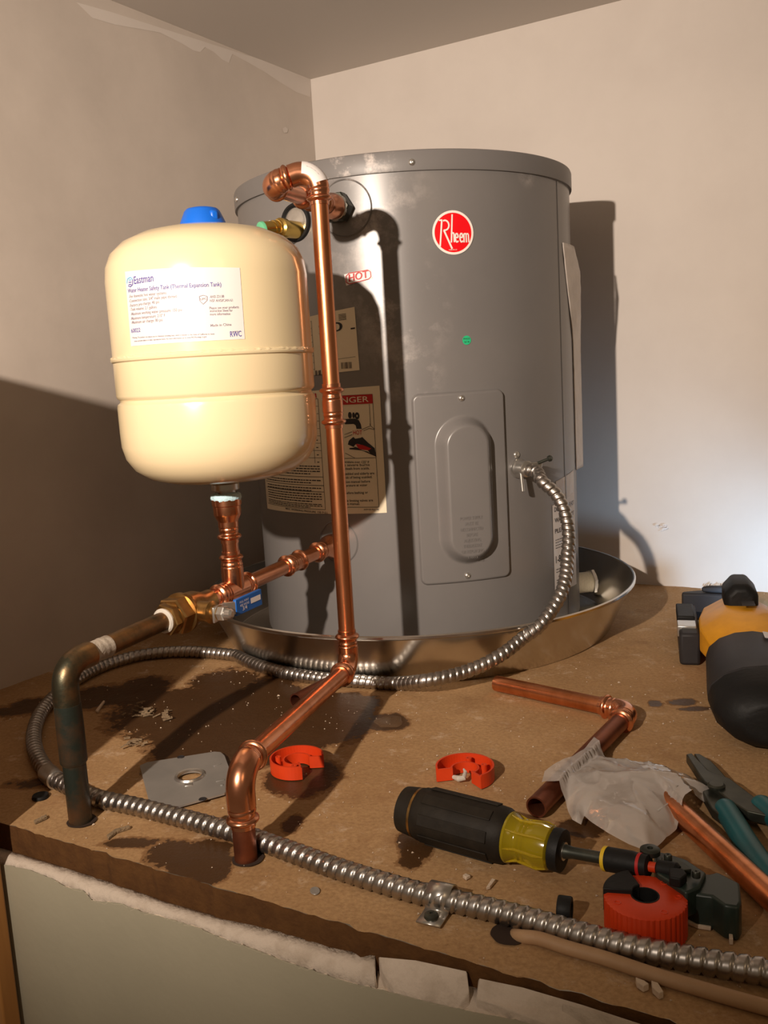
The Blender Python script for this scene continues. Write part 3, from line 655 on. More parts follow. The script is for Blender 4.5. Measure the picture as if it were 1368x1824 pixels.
G().lathe([(.0026, 0), (.0026, .026), (.0018, .027)], 16, eb + ed * .016 - et * .008 - zv * .004, -zv + ed * .12).build('cable_screw', 'zinc', t2, True)
sx_, sz_ = cyl(920, 810); screw(sx_, sz_, t2, .0042)

# ------------------------------------------------------------------ cold line geometry
HI = H.at(cold_th, cold_z); OE = Vector((-.334, -.683, .153))
HI = Vector((-.118, -.226, .169))
cdv = (OE - HI); CL = cdv.length; cu = cdv.normalized()
def cp(t): return HI + cdv * t
TEE = cp(.476)
# ------------------------------------------------------------------ expansion tank
EC = Vector((TEE.x, TEE.y, 0)); ER = .1115; E = Cyl(EC.x, EC.y, ER)
t = thing('expansion_tank', 'cream enamelled expansion tank with blue cap above the copper tee', 'expansion tank', loc=EC)
def ez_(px, py): return ony(px, py, EC.y).z
zt0 = .5600; zb = .266
prof = [(.012, .2895), (.030, .2900), (.060, .2930), (.082, .2990), (.098, .310), (.1065, .323), (.1100, .337), (.1105, .352), (.1105, .3800), (.1098, .3835), (.1068, .3860), (.1068, .3880), (.1098, .3905), (.1105, .393), (.1105, .4285), (.1125, .4300), (.1130, .4320), (.1120, .4338), (.1106, .4350), (.1106, .515), (.1090, .530), (.1030, .544), (.0900, .556), (.0700, .5650), (.0450, .5705), (.0200, .5720)]
G().lathe(prof, 128).build('tank_shell', 'cream', t, True)
# irregular weld bead over the seam
g = G(); pth = []; rd = []
for k in range(361):
    a_ = 2 * PI * k / 360; pth.append(Vector((.1108 * math.cos(a_), .1108 * math.sin(a_), .4332 + .0007 * noise.noise((a_ * 9, 0, 0))))); rd.append(.0018 + .0009 * noise.noise((a_ * 30, 2, 0)) + .0004 * noise.noise((a_ * 110, 4, 0)))
g.tube(pth, rd, 8, False).build('weld_bead', 'cream', t, True)
cap = G().lathe([(.0268, .566), (.0268, .5715), (.0262, .574), (.0195, .5890), (.0170, .5915), (.012, .5927), (.002, .5930)], 40)
cap.build('valve_cap', 'blue', t, True)
G().box((.014, -.012, .5815), (.010, .012, .012), .6).build('cap_tab', 'blue', t, bevel=.003)
G().lathe([(.0160, .280), (.0160, .2865), (.0130, .288), (.0130, .291)], 32).build('flange', 'zinc', t, True)
G().lathe([(.0118, .262), (.0118, .283)], 32).build('nipple', 'steel', t, True)
# label (child coordinates are relative to the tank)
E0 = Cyl(0, 0, .1106)
E0.px = lambda x, y: cyl(x, y, .1106, EC.x, EC.y)
c = [E0.px(*q) for q in ((223, 484), (427, 477), (436, 604), (234, 617))]
lab = E0.quadgrid('product_label', c, 'label', t, .0004, 40, 6)
g = G(); gg = G(); gc = G()
def tb(txt, a, b, h, ma, nm='lettering'):
    q = G(); E0.ptext(q, txt, a, b, h, .0007); q.build(nm, ma, lab)
tb('Eastman', (240, 506), (274, 501), .0075, 'navy')
tb('Water Heater Safety Tank (Thermal Expansion Tank)', (229, 522), (394, 510), .0042, 'navy')
for s_, p_, q_ in (('-For domestic hot water systems', (231, 531), (297, 524)), ('-Connection size: 3/4" male pipe thread', (231, 539), (315, 530)), ('-Factory pre-charge: 40 psi', (232, 547), (284, 540)), ('-Tank volume: 2.1 gallons', (233, 554), (280, 549)), ('-Maximum working water pressure: 150 psi', (234, 562), (324, 554)), ('-Maximum temperature: 210\u00b0 F', (234, 570), (295, 564)), ('-Maximum air charge: 80 psi', (235, 577), (290, 572))): E0.ptext(gg, s_, p_, q_, .0030, .0007)
tb('60022', (235, 593), (251, 591), .0042, 'navy')
for s_, p_, q_ in (('ANSI Z21.88', (374, 531), (399, 530)), ('NSF ANSI/CAN 61', (374, 538), (414, 537)), ('Please see your products', (373, 551), (425, 549)), ('instruction sheet for', (374, 556), (414, 555)), ('more information', (374, 562), (410, 561)), ('Made in China', (375, 582), (412, 580))): E0.ptext(gg, s_, p_, q_, .0026, .0007)
E0.ptext(gg, '! Warning: This product can expose you to chemicals including lead, which is known to the State of California to cause', (236, 603), (382, 596), .0016, .0007)
E0.ptext(gg, 'cancer and birth defects or other reproductive harm. For more information, go to www.P65Warnings.ca.gov', (240, 609), (368, 601), .0016, .0007)
tb('RWC', (410, 600), (430, 599), .0055, 'navy'); E0.ptext(gg, 'A DIVISION OF', (411, 592), (429, 591), .0011, .0007)
sh = [E0.px(*q) for q in ((355, 528), (362, 526), (369, 528), (369, 535), (362, 542), (356, 536), (355, 528))]
for a_, b_ in zip(sh[:-1], sh[1:]): E0.line(gg, a_, b_, .0006, .0007, 2)
E0.ptext(gg, 'UPC', (357, 535), (368, 534), .0022, .0007)
lg = [E0.px(*q) for q in ((227, 505), (228, 497), (233, 494), (237, 498), (237, 507), (233, 511), (229, 509))]
for a_, b_ in zip(lg[:3], lg[1:4]): E0.line(gc, a_, b_, .0010, .0007, 2)
for a_, b_ in zip(lg[3:], lg[4:]): E0.line(g, a_, b_, .0010, .0007, 2)
for yy, G_ in ((499, gc), (503, g), (507, g)): E0.line(G_, E0.px(230, yy), E0.px(235, yy - .5), .0009, .0007, 2)
g.build('logo_ring', 'navy', lab); gg.build('grey_print', 'grey_ink', lab); gc.build('logo_swirl', 'cyan_ink', lab)

# ------------------------------------------------------------------ cold pipe (new copper, heater to valve, with tee and riser)
t = thing('cold_water_pipe', 'pressed copper line with upright tee joining heater inlet to brass valve', 'copper pipe')
G().lathe([(.0115, -.002), (.0150, 0), (.0152, .012), (.0140, .014)], 36, HI, cu).build('inlet_nipple', 'zinc', t, True)
G().lathe([(.0155, .006), (.0165, .008), (.0165, .019), (.0150, .022), (.0122, .030), (.0118, .034)], 36, HI, cu).build('female_adapter', 'copper', t, True)
def seg(t0, t1): return [cp(t0), cp(t1)]
k = 1 / CL
fitting('adapter_socket', [HI + cu * .030, HI + cu * .058], t, ends=(0, 1))
pipe('pipe_section', [HI + cu * .05, TEE - cu * .018], 'copper', t)
fitting('coupling', [HI + cu * .088, HI + cu * .134], t)
fitting('tee_body', [TEE - cu * .036, TEE + cu * .036], t, R=.0130)
fitting('tee_branch', [TEE, TEE + Vector((0, 0, .046))], t, R=.0130, ends=(0, 1))
pipe('riser', [TEE + Vector((0, 0, .035)), Vector((TEE.x, TEE.y, .238))], 'copper', t)
fitting('riser_coupling', [Vector((TEE.x, TEE.y, .2175)), Vector((TEE.x, TEE.y, .246))], t, ends=(1, 0))
G().lathe([(.0112, .2405), (.0122, .244), (.0155, .250), (.0160, .252), (.0160, .261), (.0172, .262), (.0172, .269), (.0135, .270)], 40, (TEE.x, TEE.y, 0)).build('threaded_adapter', 'copper', t, True)
# blue thread paste, lumpy
g = G(); vs = []; n = 48
for j, (r_, z_) in enumerate(((.0168, .2675), (.0178, .2705), (.0168, .2745), (.0128, .2765))):
    for i in range(n):
        a_ = 2 * PI * i / n; q = r_ * (1 + .09 * noise.noise((math.cos(a_) * 3, math.sin(a_) * 3, j))); vs.append(Vector((TEE.x + q * math.cos(a_), TEE.y + q * math.sin(a_), z_ + .0015 * noise.noise((math.cos(a_) * 2.5, math.sin(a_) * 2.5, 9)))))
g.put(vs, [(j * n + i, j * n + (i + 1) % n, (j + 1) * n + (i + 1) % n, (j + 1) * n + i) for j in range(3) for i in range(n)]).build('thread_paste', 'teflon', t, 'all')
VT = cp(.645)     # valve centre
pipe('valve_stub', [TEE + cu * .02, VT - cu * .03], 'copper', t)

# ball valve
t = thing('ball_valve', 'brass ball valve with blue lever handle between new and old pipes', 'valve')
hexnut('body_nut', VT + cu * .010, cu, .0215, .018, 'brass', t, .4)
G().lathe([(.0125, -.040), (.0130, -.026), (.0150, -.022), (.0185, -.012), (.0195, .0), (.0205, .006), (.0225, .008), (.0225, .012), (.018, .013), (.016, .03), (.0145, .032)], 40, VT, cu).build('valve_body', 'brass', t, True)
hexnut('end_nut', VT + cu * .028, cu, .0175, .010, 'brass', t, .1)
G().lathe([(.0116, .035), (.0132, .037), (.0134, .040), (.0116, .042)], 36, VT, cu).build('thread_tape', 'white_tape', t, True)
sd = Vector((cu.y, -cu.x, 0)).normalized()
if sd.y > 0: sd = -sd
sd = (sd * 1.0 + Vector((0, 0, 0))).normalized()          # stem points at the room, away from the left wall
SB = VT + sd * .014
G().lathe([(.0115, 0), (.0115, .016), (.0125, .017), (.0125, .020), (.0085, .022), (.0085, .030)], 32, SB, sd).build('stem', 'brass', t, True)
hexnut('stem_nut', SB + sd * .028, sd, .0082, .010, 'zinc', t, .2)
G().lathe([(.0055, .036), (.0055, .045), (.003, .047)], 20, SB, sd).build('bonnet_nub', 'zinc', t, True)
hd = -cu; hup = Vector((0, 0, 1))
def lever(a0, a1, s0, s1, ma, name, h0, h1, th=.0028, lift=.0):
    g = G(); A = SB + sd * s0 + hd * a0 + hup * lift; B_ = SB + sd * s1 + hd * a1 + hup * lift; n_ = (sd - hd * ((s1 - s0) / (a1 - a0))).normalized() * th
    g.put([A - hup * h0, A + hup * h0, B_ + hup * h1, B_ - hup * h1, A - hup * h0 + n_, A + hup * h0 + n_, B_ + hup * h1 + n_, B_ - hup * h1 + n_], [(0, 1, 2, 3), (7, 6, 5, 4), (0, 4, 5, 1), (1, 5, 6, 2), (2, 6, 7, 3), (3, 7, 4, 0)])
    return g.build(name, ma, t, bevel=.0008), A, B_, n_
lever(-.010, .012, .027, .027, 'zinc', 'lever_plate', .0085, .0085)
lever(.010, .022, .027, .034, 'zinc', 'lever_arm', .0085, .0070)
lv, A_, B_, n_ = lever(.020, .066, .033, .035, 'blue_lever', 'lever_sleeve', .0092, .0092, .0042)
g = G(); off_ = n_ * 1.05
ux = (A_ - B_).normalized() * -1
flat_text(g, 'FULL PORT', A_ + off_ * 1.06 + ux * .006 + hup * .0035, ux, hup, .016)
flat_text(g, '400 WOG', A_ + off_ * 1.06 + ux * .006 - hup * .0005, ux, hup, .016)
flat_text(g, '3/4', A_ + off_ * 1.06 + ux * .010 - hup * .0055, ux, hup, .008)
q0 = A_ + off_ * 1.04 + ux * .025 - hup * .002
g.put([q0, q0 + ux * .018, q0 + ux * .018 + hup * .006, q0 + hup * .006], [(0, 1, 2, 3)]); g.build('lever_print', 'label', lv)

# old tarnished pipe
t = thing('old_copper_pipe', 'tarnished brown and green copper pipe dropping into the shelf at left', 'copper pipe')
a0 = VT + cu * .040; OB = Vector((OE.x, OE.y, 0))
pipe('pipe_run', [a0, OE - cu * .02], 'old_copper', t, .0100)
pe = fillet([OE - cu * .034, OE, OE - Vector((0, 0, .042))], .021, 14)
G().tube([pe[0] - (pe[1] - pe[0]).normalized() * .0] + pe[1:], [.0122] * 2 + [.0120] * (len(pe) - 4) + [.0122] * 2, 32).build('soldered_elbow', 'old_copper', t, True)
g = G(); pth = resample([OE - cu * .058, OE - cu * .033], .002); g.tube(pth, [.0106 + .0007 * noise.noise((i * .9, 3, 0)) for i in range(len(pth))], 28, False).build('solder_ring', 'solder', t, True)
pipe('pipe_drop', [OE - Vector((0, 0, .035)), OB - Vector((0, 0, .03))], 'patina', t, .0108)
G().lathe([(.0110, .117), (.0124, .116), (.0126, .100), (.0126, .062), (.0124, .060), (.0110, .058)][::-1], 32, OB).build('repair_coupling', 'patina', t, True)
g = G(); pth = [OB + Vector((0, 0, z_ * .001)) for z_ in range(104, 122, 2)]; g.tube(pth, [.0113 + .0010 * noise.noise((i * .8, 8, 0)) for i in range(len(pth))], 28, False).build('solder_ring', 'solder', t, True)

# ------------------------------------------------------------------ hot pipe
t = thing('hot_water_pipe', 'tall bright copper pipe looping from heater top down to the shelf', 'copper pipe')
hn = Vector((math.cos(hot_th), math.sin(hot_th), 0)); HO = H.at(hot_th, hot_z); V0 = Vector((-.0905, -.446, 0))
ztop = .6275
A1_ = Vector((-.147, -.4495, ztop - .0165)); B1 = Vector((V0.x, V0.y, ztop)); hdir = (A1_ - HO).normalized()
hexnut('outlet_nut', HO + hdir * .002, hdir, .0205, .020, 'dark_steel', t, .3)
G().lathe([(.0178, .018), (.0178, .021), (.0160, .023)], 36, HO, hdir).build('nut_washer', 'zinc', t, True)
G().lathe([(.0160, .021), (.0160, .034), (.0125, .042), (.0118, .046)], 36, HO, hdir).build('female_adapter', 'copper', t, True)
fitting('adapter_socket', [HO + hdir * .044, HO + hdir * .070], t, ends=(0, 1))
pipe('pipe_section', [HO + hdir * .06, A1_ - hdir * .03], 'copper', t)
fitting('coupling', [HO + hdir * .088, HO + hdir * .128], t)
el = fillet([A1_ - hdir * .034, A1_, A1_.lerp(B1, .53)], .0175, 14); fitting('return_elbow', el, t, ends=(1, 1), R=.0136)
el = fillet([A1_.lerp(B1, .47), B1, B1 - Vector((0, 0, .040))], .0185, 14); fo = fitting('top_elbow', el, t, ends=(0, 1), R=.0124)
# paper tag stuck on the elbow
g = G(); vs = []
d1_ = (A1_ - B1).normalized(); d2_ = Vector((0, 0, -1)); an_ = d1_.angle(d2_); cen = B1 + (d1_ + d2_).normalized() * (.0185 / math.sin(an_ / 2))
def tagpt(fa, bq, r_):      # fa 0..1 along the bend, bq angle round the fitting (0 = outer side)
    e1_ = -d2_ * 0 + (B1 + d1_ * (.0185 / math.tan(an_ / 2)) - cen); e2_ = (B1 + d2_ * (.0185 / math.tan(an_ / 2)) - cen); th_ = e1_.angle(e2_)
    o_ = ((e1_ * math.sin((1 - fa) * th_) + e2_ * math.sin(fa * th_)) / math.sin(th_)); od = o_.normalized(); bn_ = d1_.cross(d2_).normalized()
    if bn_.y > 0: bn_ = -bn_
    return cen + o_ + od * (r_ * math.cos(bq)) + bn_ * (r_ * math.sin(bq))
for i in range(9):
    for j in range(13): vs.append(tagpt(.20 + .62 * i / 8, math.radians(-25 + j * 10.4), .0129))
g.put(vs, [(i * 13 + j, (i + 1) * 13 + j, (i + 1) * 13 + j + 1, i * 13 + j + 1) for i in range(8) for j in range(12)]); tg = g.build('barcode_tag', 'label', fo, 'all')
g = G()
for i in range(11):
    fa = .32 + .034 * i; fb = fa + .012 + .012 * (i % 3 == 0)
    g.put([tagpt(fa, math.radians(22), .0131), tagpt(fb, math.radians(22), .0131), tagpt(fb, math.radians(62), .0131), tagpt(fa, math.radians(62), .0131)], [(0, 1, 2, 3)])
g.build('barcode', 'grey_ink', fo)
# marks on it
Cc = Vector((-.0945, -.425, .0655)); Dd = Vector((-.1555, -.752, .083)); SBs = Vector((-.1615, -.7745, -.03))
Dd = flr(440, 1372, .082); SBs = flr(435, 1535, 0); Dd.x = SBs.x + .001; Dd.y = SBs.y + .004
Cc = Vector((V0.x - .0005, V0.y - .003, .0615))
pipe('pipe_upper', [B1 - Vector((0, 0, .035)), Vector((V0.x, V0.y, .38))], 'copper_pipe', t)
fitting('riser_coupling', [Vector((V0.x, V0.y, .3935)), Vector((V0.x, V0.y, .3435))], t)
pipe('pipe_lower', [Vector((V0.x, V0.y, .36)), Cc + Vector((0, 0, .02))], 'copper_pipe', t)
rd_ = (Dd - Cc).normalized()
fitting('bottom_elbow', fillet([Cc + Vector((0, 0, .046)), Cc, Cc + rd_ * .036], .020, 14), t)
pipe('pipe_run', [Cc + rd_ * .03, Dd - rd_ * .03], 'copper_pipe', t)
fitting('floor_elbow', fillet([Dd - rd_ * .038, Dd, Dd - Vector((0, 0, .052))], .0215, 14), t, R=.0124)
pipe('stub', [Dd - Vector((0, 0, .044)), Vector((Dd.x, Dd.y, -.03))], 'copper_dull', t, .0098)
# flat dark rings on the board: shade of the drilled holes as colour
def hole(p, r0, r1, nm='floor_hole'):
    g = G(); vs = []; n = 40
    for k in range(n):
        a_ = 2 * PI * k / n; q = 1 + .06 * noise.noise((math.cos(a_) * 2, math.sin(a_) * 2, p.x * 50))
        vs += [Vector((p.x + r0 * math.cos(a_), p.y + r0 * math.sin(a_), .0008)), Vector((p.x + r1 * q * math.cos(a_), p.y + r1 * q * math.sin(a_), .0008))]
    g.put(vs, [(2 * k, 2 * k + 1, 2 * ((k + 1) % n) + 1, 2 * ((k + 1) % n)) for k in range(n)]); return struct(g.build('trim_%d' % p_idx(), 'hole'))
_n = [1]
def p_idx(): _n[0] += 1; return _n[0]
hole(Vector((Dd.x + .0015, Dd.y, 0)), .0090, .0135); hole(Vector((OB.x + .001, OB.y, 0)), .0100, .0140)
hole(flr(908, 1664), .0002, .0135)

# ------------------------------------------------------------------ flexible conduit
CR = .0086
def f(px, py, z=CR): return flr(px, py, z)
path = [f(1440, 1748), f(1368, 1732), f(1274, 1716), f(1161, 1695), f(1049, 1668), f(937, 1636), f(860, 1617), f(780, 1599), f(700, 1578), f(600, 1547), f(520, 1518), f(440, 1489), f(380, 1472), f(320, 1456), f(240, 1436), f(170, 1421), f(125, 1402), f(92, 1382), f(68, 1350), f(60, 1315), f(68, 1280), f(88, 1250), f(125, 1218), f(175, 1190), f(240, 1169), f(310, 1161), f(380, 1163), f(450, 1172), f(520, 1188), f(580, 1202), f(640, 1213), f(700, 1217)]
up_ = [(760, 1212, -.396), (830, 1196, -.386), (890, 1168, -.374), (940, 1127, -.352), (978, 1075, -.330), (1002, 1020, -.305), (1013, 965, -.285), (1007, 915, -.275), (990, 880, -.268), (965, 857, -.262)]
path += [ony(x, y, yy) for x, y, yy in up_]
path += [eb + ed * .034 + et * .006 - zv * .004 + Vector((0,0,0)), eb + ed * .016 - zv * .001]
P_ = spline(path, 10)
for q in P_:      # the conduit lies against the outside of the pan, never inside its wall
    d_ = (q.xy - PC.xy); need = .3035 + .035 * min(max(q.z - .006, 0) / .066, 1) + CR + .0035
    fade = 1 - ss(q.z, PZ + .006, PZ + .085)
    if q.z < PZ + .085 and d_.length < need:
        d_ = d_.normalized() * (d_.length + (need - d_.length) * fade); q.x = PC.x + d_.x; q.y = PC.y + d_.y
P_ = resample(P_, .0088 / 8); rad_ = []
for i in range(len(P_)):
    ph = (i % 6) / 6; rad_.append(CR - .0011 + .0020 * max(0, math.sin(PI * min(ph * 1.35, 1)))**.7)
t = thing('flexible_conduit', 'long ribbed steel conduit snaking over the shelf up to the heater', 'conduit')
# skew successive rings so that the ribs run as a helix
g = G(); segn = 20; n = len(P_); u = Vector((0, 0, 1)); T0 = None
for i in range(n):
    T_ = (P_[min(i + 1, n - 1)] - P_[max(i - 1, 0)]).normalized(); u = (u - T_ * u.dot(T_)).normalized(); v = T_.cross(u)
    for k in range(segn):
        ph = ((i / 8) + k / segn) % 1; r_ = CR + .0004 - .0010 * ph - .0016 * math.exp(-((ph - .86) / .085)**2)
        g.v.append(P_[i] + (u * math.cos(2 * PI * k / segn) + v * math.sin(2 * PI * k / segn)) * r_)
g.f = [(i * segn + k, i * segn + (k + 1) % segn, (i + 1) * segn + (k + 1) % segn, (i + 1) * segn + k) for i in range(n - 1) for k in range(segn)] + [tuple(range(segn))[::-1], tuple(range((n - 1) * segn, n * segn))]
g.build('ribbed_jacket', 'steel', t, 'all')
a_ = f(84, 1376); b_ = f(100, 1390); G().tube([a_, a_.lerp(b_, .3), b_], [.0100, .0104, .0098], 24).build('conduit_sleeve', 'zinc', t, True)
a_ = f(596, 1546); b_ = f(612, 1551); 

# strap clamp
t = thing('strap_clamp', 'small zinc one-hole strap clamp holding the conduit to the shelf', 'clamp')
c0 = f(787, 1597); cdir = (f(800, 1600) - f(700, 1578)).normalized(); cn = Vector((cdir.y, -cdir.x, 0))
if cn.y > 0: cn = -cn
g = G(); vs = []; w_ = .0095
prof = [(-CR * 1.14, -CR + .001)] + [(-CR * 1.14 * math.cos(a), CR * 1.14 * math.sin(a)) for a in [k * PI / 14 for k in range(15)]] + [(CR * 1.14, -CR * .5), (CR * 1.25, -CR + .0028), (CR * 1.9, -CR + .0022), (.0275, -CR + .0022)]
for i, (x, z) in enumerate(prof):
    ww = w_ * (1 if i < 17 else 1.0)
    for s_ in (-1, 1): vs.append(c0 + cn * x + Vector((0, 0, z)) + cdir * s_ * ww)
g.put(vs, [(2 * i, 2 * i + 1, 2 * i + 3, 2 * i + 2) for i in range(len(prof) - 1)]); o = g.build('strap', 'zinc', t, True); md = o.modifiers.new('s', 'SOLIDIFY'); md.thickness = .0014; md.offset = 0
sc = c0 + cn * .0205; sc.z = .0032
G().lathe([(.0048, 0), (.0056, .0012), (.0052, .003), (.0035, .0042), (.0012, .0042), (.0010, .003), (.0001, .0028)], 24, sc).build('clamp_screw', 'dark_steel', t, True)

# ------------------------------------------------------------------ items on the shelf
# galvanised cover plate
t = thing('cover_plate', 'grey galvanised cover plate with a round hole lying on the shelf', 'metal plate')
pp = [(249, 1364), (262, 1358), (382, 1339), (393, 1340), (400, 1346), (413, 1382), (413, 1396), (406, 1405), (400, 1413), (282, 1446), (273, 1445), (269, 1440)]
outer = [flr(x, y, .004) for x, y in pp]; hc = flr(338, 1383, .004); hr = (flr(361, 1382, .004) - hc).length * .96
g = G(); n = 96
def ray_out(poly, c, a):
    best = 0; d = Vector((math.cos(a), math.sin(a)))
    for i in range(len(poly)):
        p, q = poly[i].xy - c.xy, poly[(i + 1) % len(poly)].xy - c.xy; e_ = q - p; den = d.x * e_.y - d.y * e_.x
        if abs(den) < 1e-12: continue
        s_ = (p.x * e_.y - p.y * e_.x) / den; u_ = (p.x * d.y - p.y * d.x) / den
        if s_ > 0 and -1e-6 <= u_ <= 1 + 1e-6: best = max(best, s_)
    return best
angs = sorted([2 * PI * k / n for k in range(n)] + [math.atan2(p.y - hc.y, p.x - hc.x) % (2 * PI) for p in outer]); N_ = len(angs)
for zq, rev in ((.0042, 0), (.0022, 1)):
    vs = []
    for a_ in angs:
        ro = ray_out(outer, hc, a_); vs += [Vector((hc.x + hr * math.cos(a_), hc.y + hr * math.sin(a_), zq)), Vector((hc.x + ro * math.cos(a_), hc.y + ro * math.sin(a_), zq))]
    g.put(vs, [(2 * k, 2 * k + 1, 2 * ((k + 1) % N_) + 1, 2 * ((k + 1) % N_)) for k in range(N_)])
m0 = 2 * N_; g.f += [(2 * k + 1, 2 * ((k + 1) % N_) + 1, m0 + 2 * ((k + 1) % N_) + 1, m0 + 2 * k + 1) for k in range(N_)] + [(2 * k, m0 + 2 * k, m0 + 2 * ((k + 1) % N_), 2 * ((k + 1) % N_)) for k in range(N_)]
g.build('plate', 'plate', t)
G().lathe([(hr - .0005, .0040), (hr - .0003, .0060), (hr + .0020, .0064), (hr + .0030, .0044)], 48, (hc.x, hc.y, 0), cap=False).build('hole_rim', 'zinc', t, True)
for q in ((322, 1348), (361, 1423)): c_ = flr(*q, .0046); G().lathe([(.0001, -.0002), (.0030, 0), (.0036, .0003), (.004, -.0003)], 20, c_).build('screw_hole', 'ink', t, True)
c_ = flr(336, 1398, .0042); G().box(c_, (.008, .006, .0016), .3).build('rim_tab', 'zinc', t, bevel=.0005)
for q, rz in (((387, 1362), .8), ((392, 1390), .4), ((395, 1398), .1)): G().box(flr(*q, .0046), (.009 if q[0] != 395 else .003, .0028, .0009), rz).build('pressed_slot', 'plate', t, bevel=.0006)

# C-shaped orange clips
def cclip(cpx, a0, a1, ro, ri, h, name, label, bosses, flip=False, z0=.0006):
    t = thing(name, label, 'plastic clip', loc=(cpx.x, cpx.y, z0)); g = G(); n = 40; w_ = .0018
    def arcpts(r): return [(r * math.cos(a0 + (a1 - a0) * k / n), r * math.sin(a0 + (a1 - a0) * k / n)) for k in range(n + 1)]
    O, I = arcpts(ro), arcpts(ri)
    def shell(r_out, r_in, z0_, z1_):
        A, B = arcpts(r_out), arcpts(r_in); vs = []
        for k in range(n + 1): vs += [(A[k][0], A[k][1], z0_), (A[k][0], A[k][1], z1_), (B[k][0], B[k][1], z1_), (B[k][0], B[k][1], z0_)]
        fs_ = [(4 * k + j, 4 * k + (j + 1) % 4, 4 * k + 4 + (j + 1) % 4, 4 * k + 4 + j) for k in range(n) for j in range(4)] + [(0, 1, 2, 3)[::-1], tuple(4 * n + j for j in range(4))]
        g.put(vs, fs_)
    shell(ro, ro - w_, 0, h); shell(ri + w_, ri, 0, h * .8); shell(ro - w_ * .5, ri + w_ * .5, 0, .0016)
    for aa in (a0, a1):
        d = Vector((math.cos(aa), math.sin(aa))); e = d * ((ro + ri) / 2); g.box((e.x, e.y, h * .45), (ro - ri, .0018, h * .9), aa)
    g.build('clip_shell', 'orange', t)
    for aa, rr_ in bosses:
        x, y = rr_ * math.cos(aa), rr_ * math.sin(aa); G().lathe([(.0030, .0015), (.0030, h * .92), (.0014, h * .92), (.0013, h * .4)], 18, (x, y, 0), cap=False).build('boss', 'orange', t, True)
    return t
c1 = flr(536, 1372); R1 = (flr(582, 1366) - flr(484, 1374)).length / 2
cclip(flr(530, 1370), math.radians(2), math.radians(286), .0280, .0130, .014, 'orange_clip', 'orange C-shaped plastic clip beside the copper floor elbow', [(math.radians(172), .020), (math.radians(270), .0205)])
cclip(flr(829, 1387), math.radians(-60), math.radians(190), .0290, .0125, .014, 'orange_clip', 'orange C-shaped plastic clip behind the screwdriver with white residue', [(math.radians(75), .0195), (math.radians(5), .019)])
o = G().tube([flr(808, 1384, .004), flr(817, 1387, .005), flr(826, 1386, .006), flr(829, 1375, .009), flr(826, 1370, .010)], [.002, .003, .0026, .0018, .0010], 10).build('putty_crumb', 'white_tape'); tag(o, 'white putty string lying in the orange clip behind the screwdriver', 'putty')

# screwdriver
t = thing('screwdriver', 'fat black and yellow screwdriver lying across the shelf front', 'screwdriver')
s0 = flr(722, 1441, .0235); s1 = flr(1003, 1516, .0205); tip = flr(1182, 1548, .030)
ax = (s1 - s0).normalized(); Ls = (s1 - s0).length
GR = .0232
def rl(prof, nm, ma, par, base=s0, axis=ax, seg=40, sm=True): return G().lathe([(r_, h_ * Ls) for r_, h_ in prof], seg, base, axis).build(nm, ma, par, sm)
rl([(.006, -.02), (.0150, -.015), (.0195, .0), (.0205, .05), (.0212, .09)], 'butt_cap', 'black_grip', t)
rl([(.0214, .092), (.0216, .108)], 'butt_band', 'brass', t)
gr = rl([(.0213, .108), (GR * .97, .13), (GR, .30), (GR, .60), (GR * .97, .66), (.0205, .685)], 'rubber_grip', 'black_grip', t)
# raised flats on the grip
upv = Vector((0, 0, 1)); sv = ax.cross(upv).normalized(); up2 = sv.cross(ax).normalized()
for k in range(8):
    a_ = k * PI / 4 + .3; dr_ = sv * math.cos(a_) + up2 * math.sin(a_); tn = ax.cross(dr_)
    c_ = s0 + ax * (.39 * Ls) + dr_ * (GR + .0002); mtx = Matrix((ax, tn, dr_)).transposed(); G().box(c_, (.44 * Ls, .0095, .0012), 0, mtx).build('grip_pad', 'black_grip', gr, bevel=.0005)
rl([(.0200, .68), (.0206, .69), (.0206, .70), (.0198, .705), (.0165, .745), (.0162, .76), (.0170, .77), (.0162, .782), (.0170, .794), (.0162, .806), (.0172, .82), (.0185, .87), (.0172, .93), (.014, .945)], 'handle_core', 'yellow_clear', t)
rl([(.0085, .70), (.0085, .95)], 'inner_socket', 'black', t)
for k in range(8):
    a_ = k * PI / 4; dr_ = sv * math.cos(a_) + up2 * math.sin(a_); G().tube([s0 + ax * Ls * .70 + dr_ * .0198, s0 + ax * Ls * .76 + dr_ * .0166, s0 + ax * Ls * .88 + dr_ * .0186, s0 + ax * Ls * .93 + dr_ * .0172], [.0006, .0014, .0014, .0006], 8).build('core_flute', 'yellow_clear', t, True)
rl([(.0140, .938), (.0165, .945), (.0170, .97), (.0165, 1.0), (.0120, 1.006), (.0080, 1.0)], 'collar', 'black', t)
rl([(.0072, .998), (.0072, 1.010), (.0055, 1.011)], 'steel_ring', 'zinc', t)
sh = (tip - s1); Lt = sh.length; sh.normalize()
def tl2(prof, nm, ma): return G().lathe([(r_, h_ * Lt) for r_, h_ in prof], 28, s1, sh).build(nm, ma, t, True)
tl2([(.0058, .0), (.0052, .06), (.0046, .10), (.0046, .45)], 'shaft', 'dark_steel'); tl2([(.0094, .43), (.0094, .465)], 'yellow_band', 'yellow_ring')
tl2([(.0070, .42), (.0092, .43), (.0092, .70), (.0086, .74), (.0084, .86), (.0060, .87)], 'nut_socket', 'black'); tl2([(.0088, .77), (.0088, .80)], 'red_band', 'red_ink'); tl2([(.0038, .86), (.0038, .97)], 'bit', 'orange'); tl2([(.0045, .94), (.0062, .96), (.0062, 1.12), (.004, 1.15)], 'bit_tip', 'black')

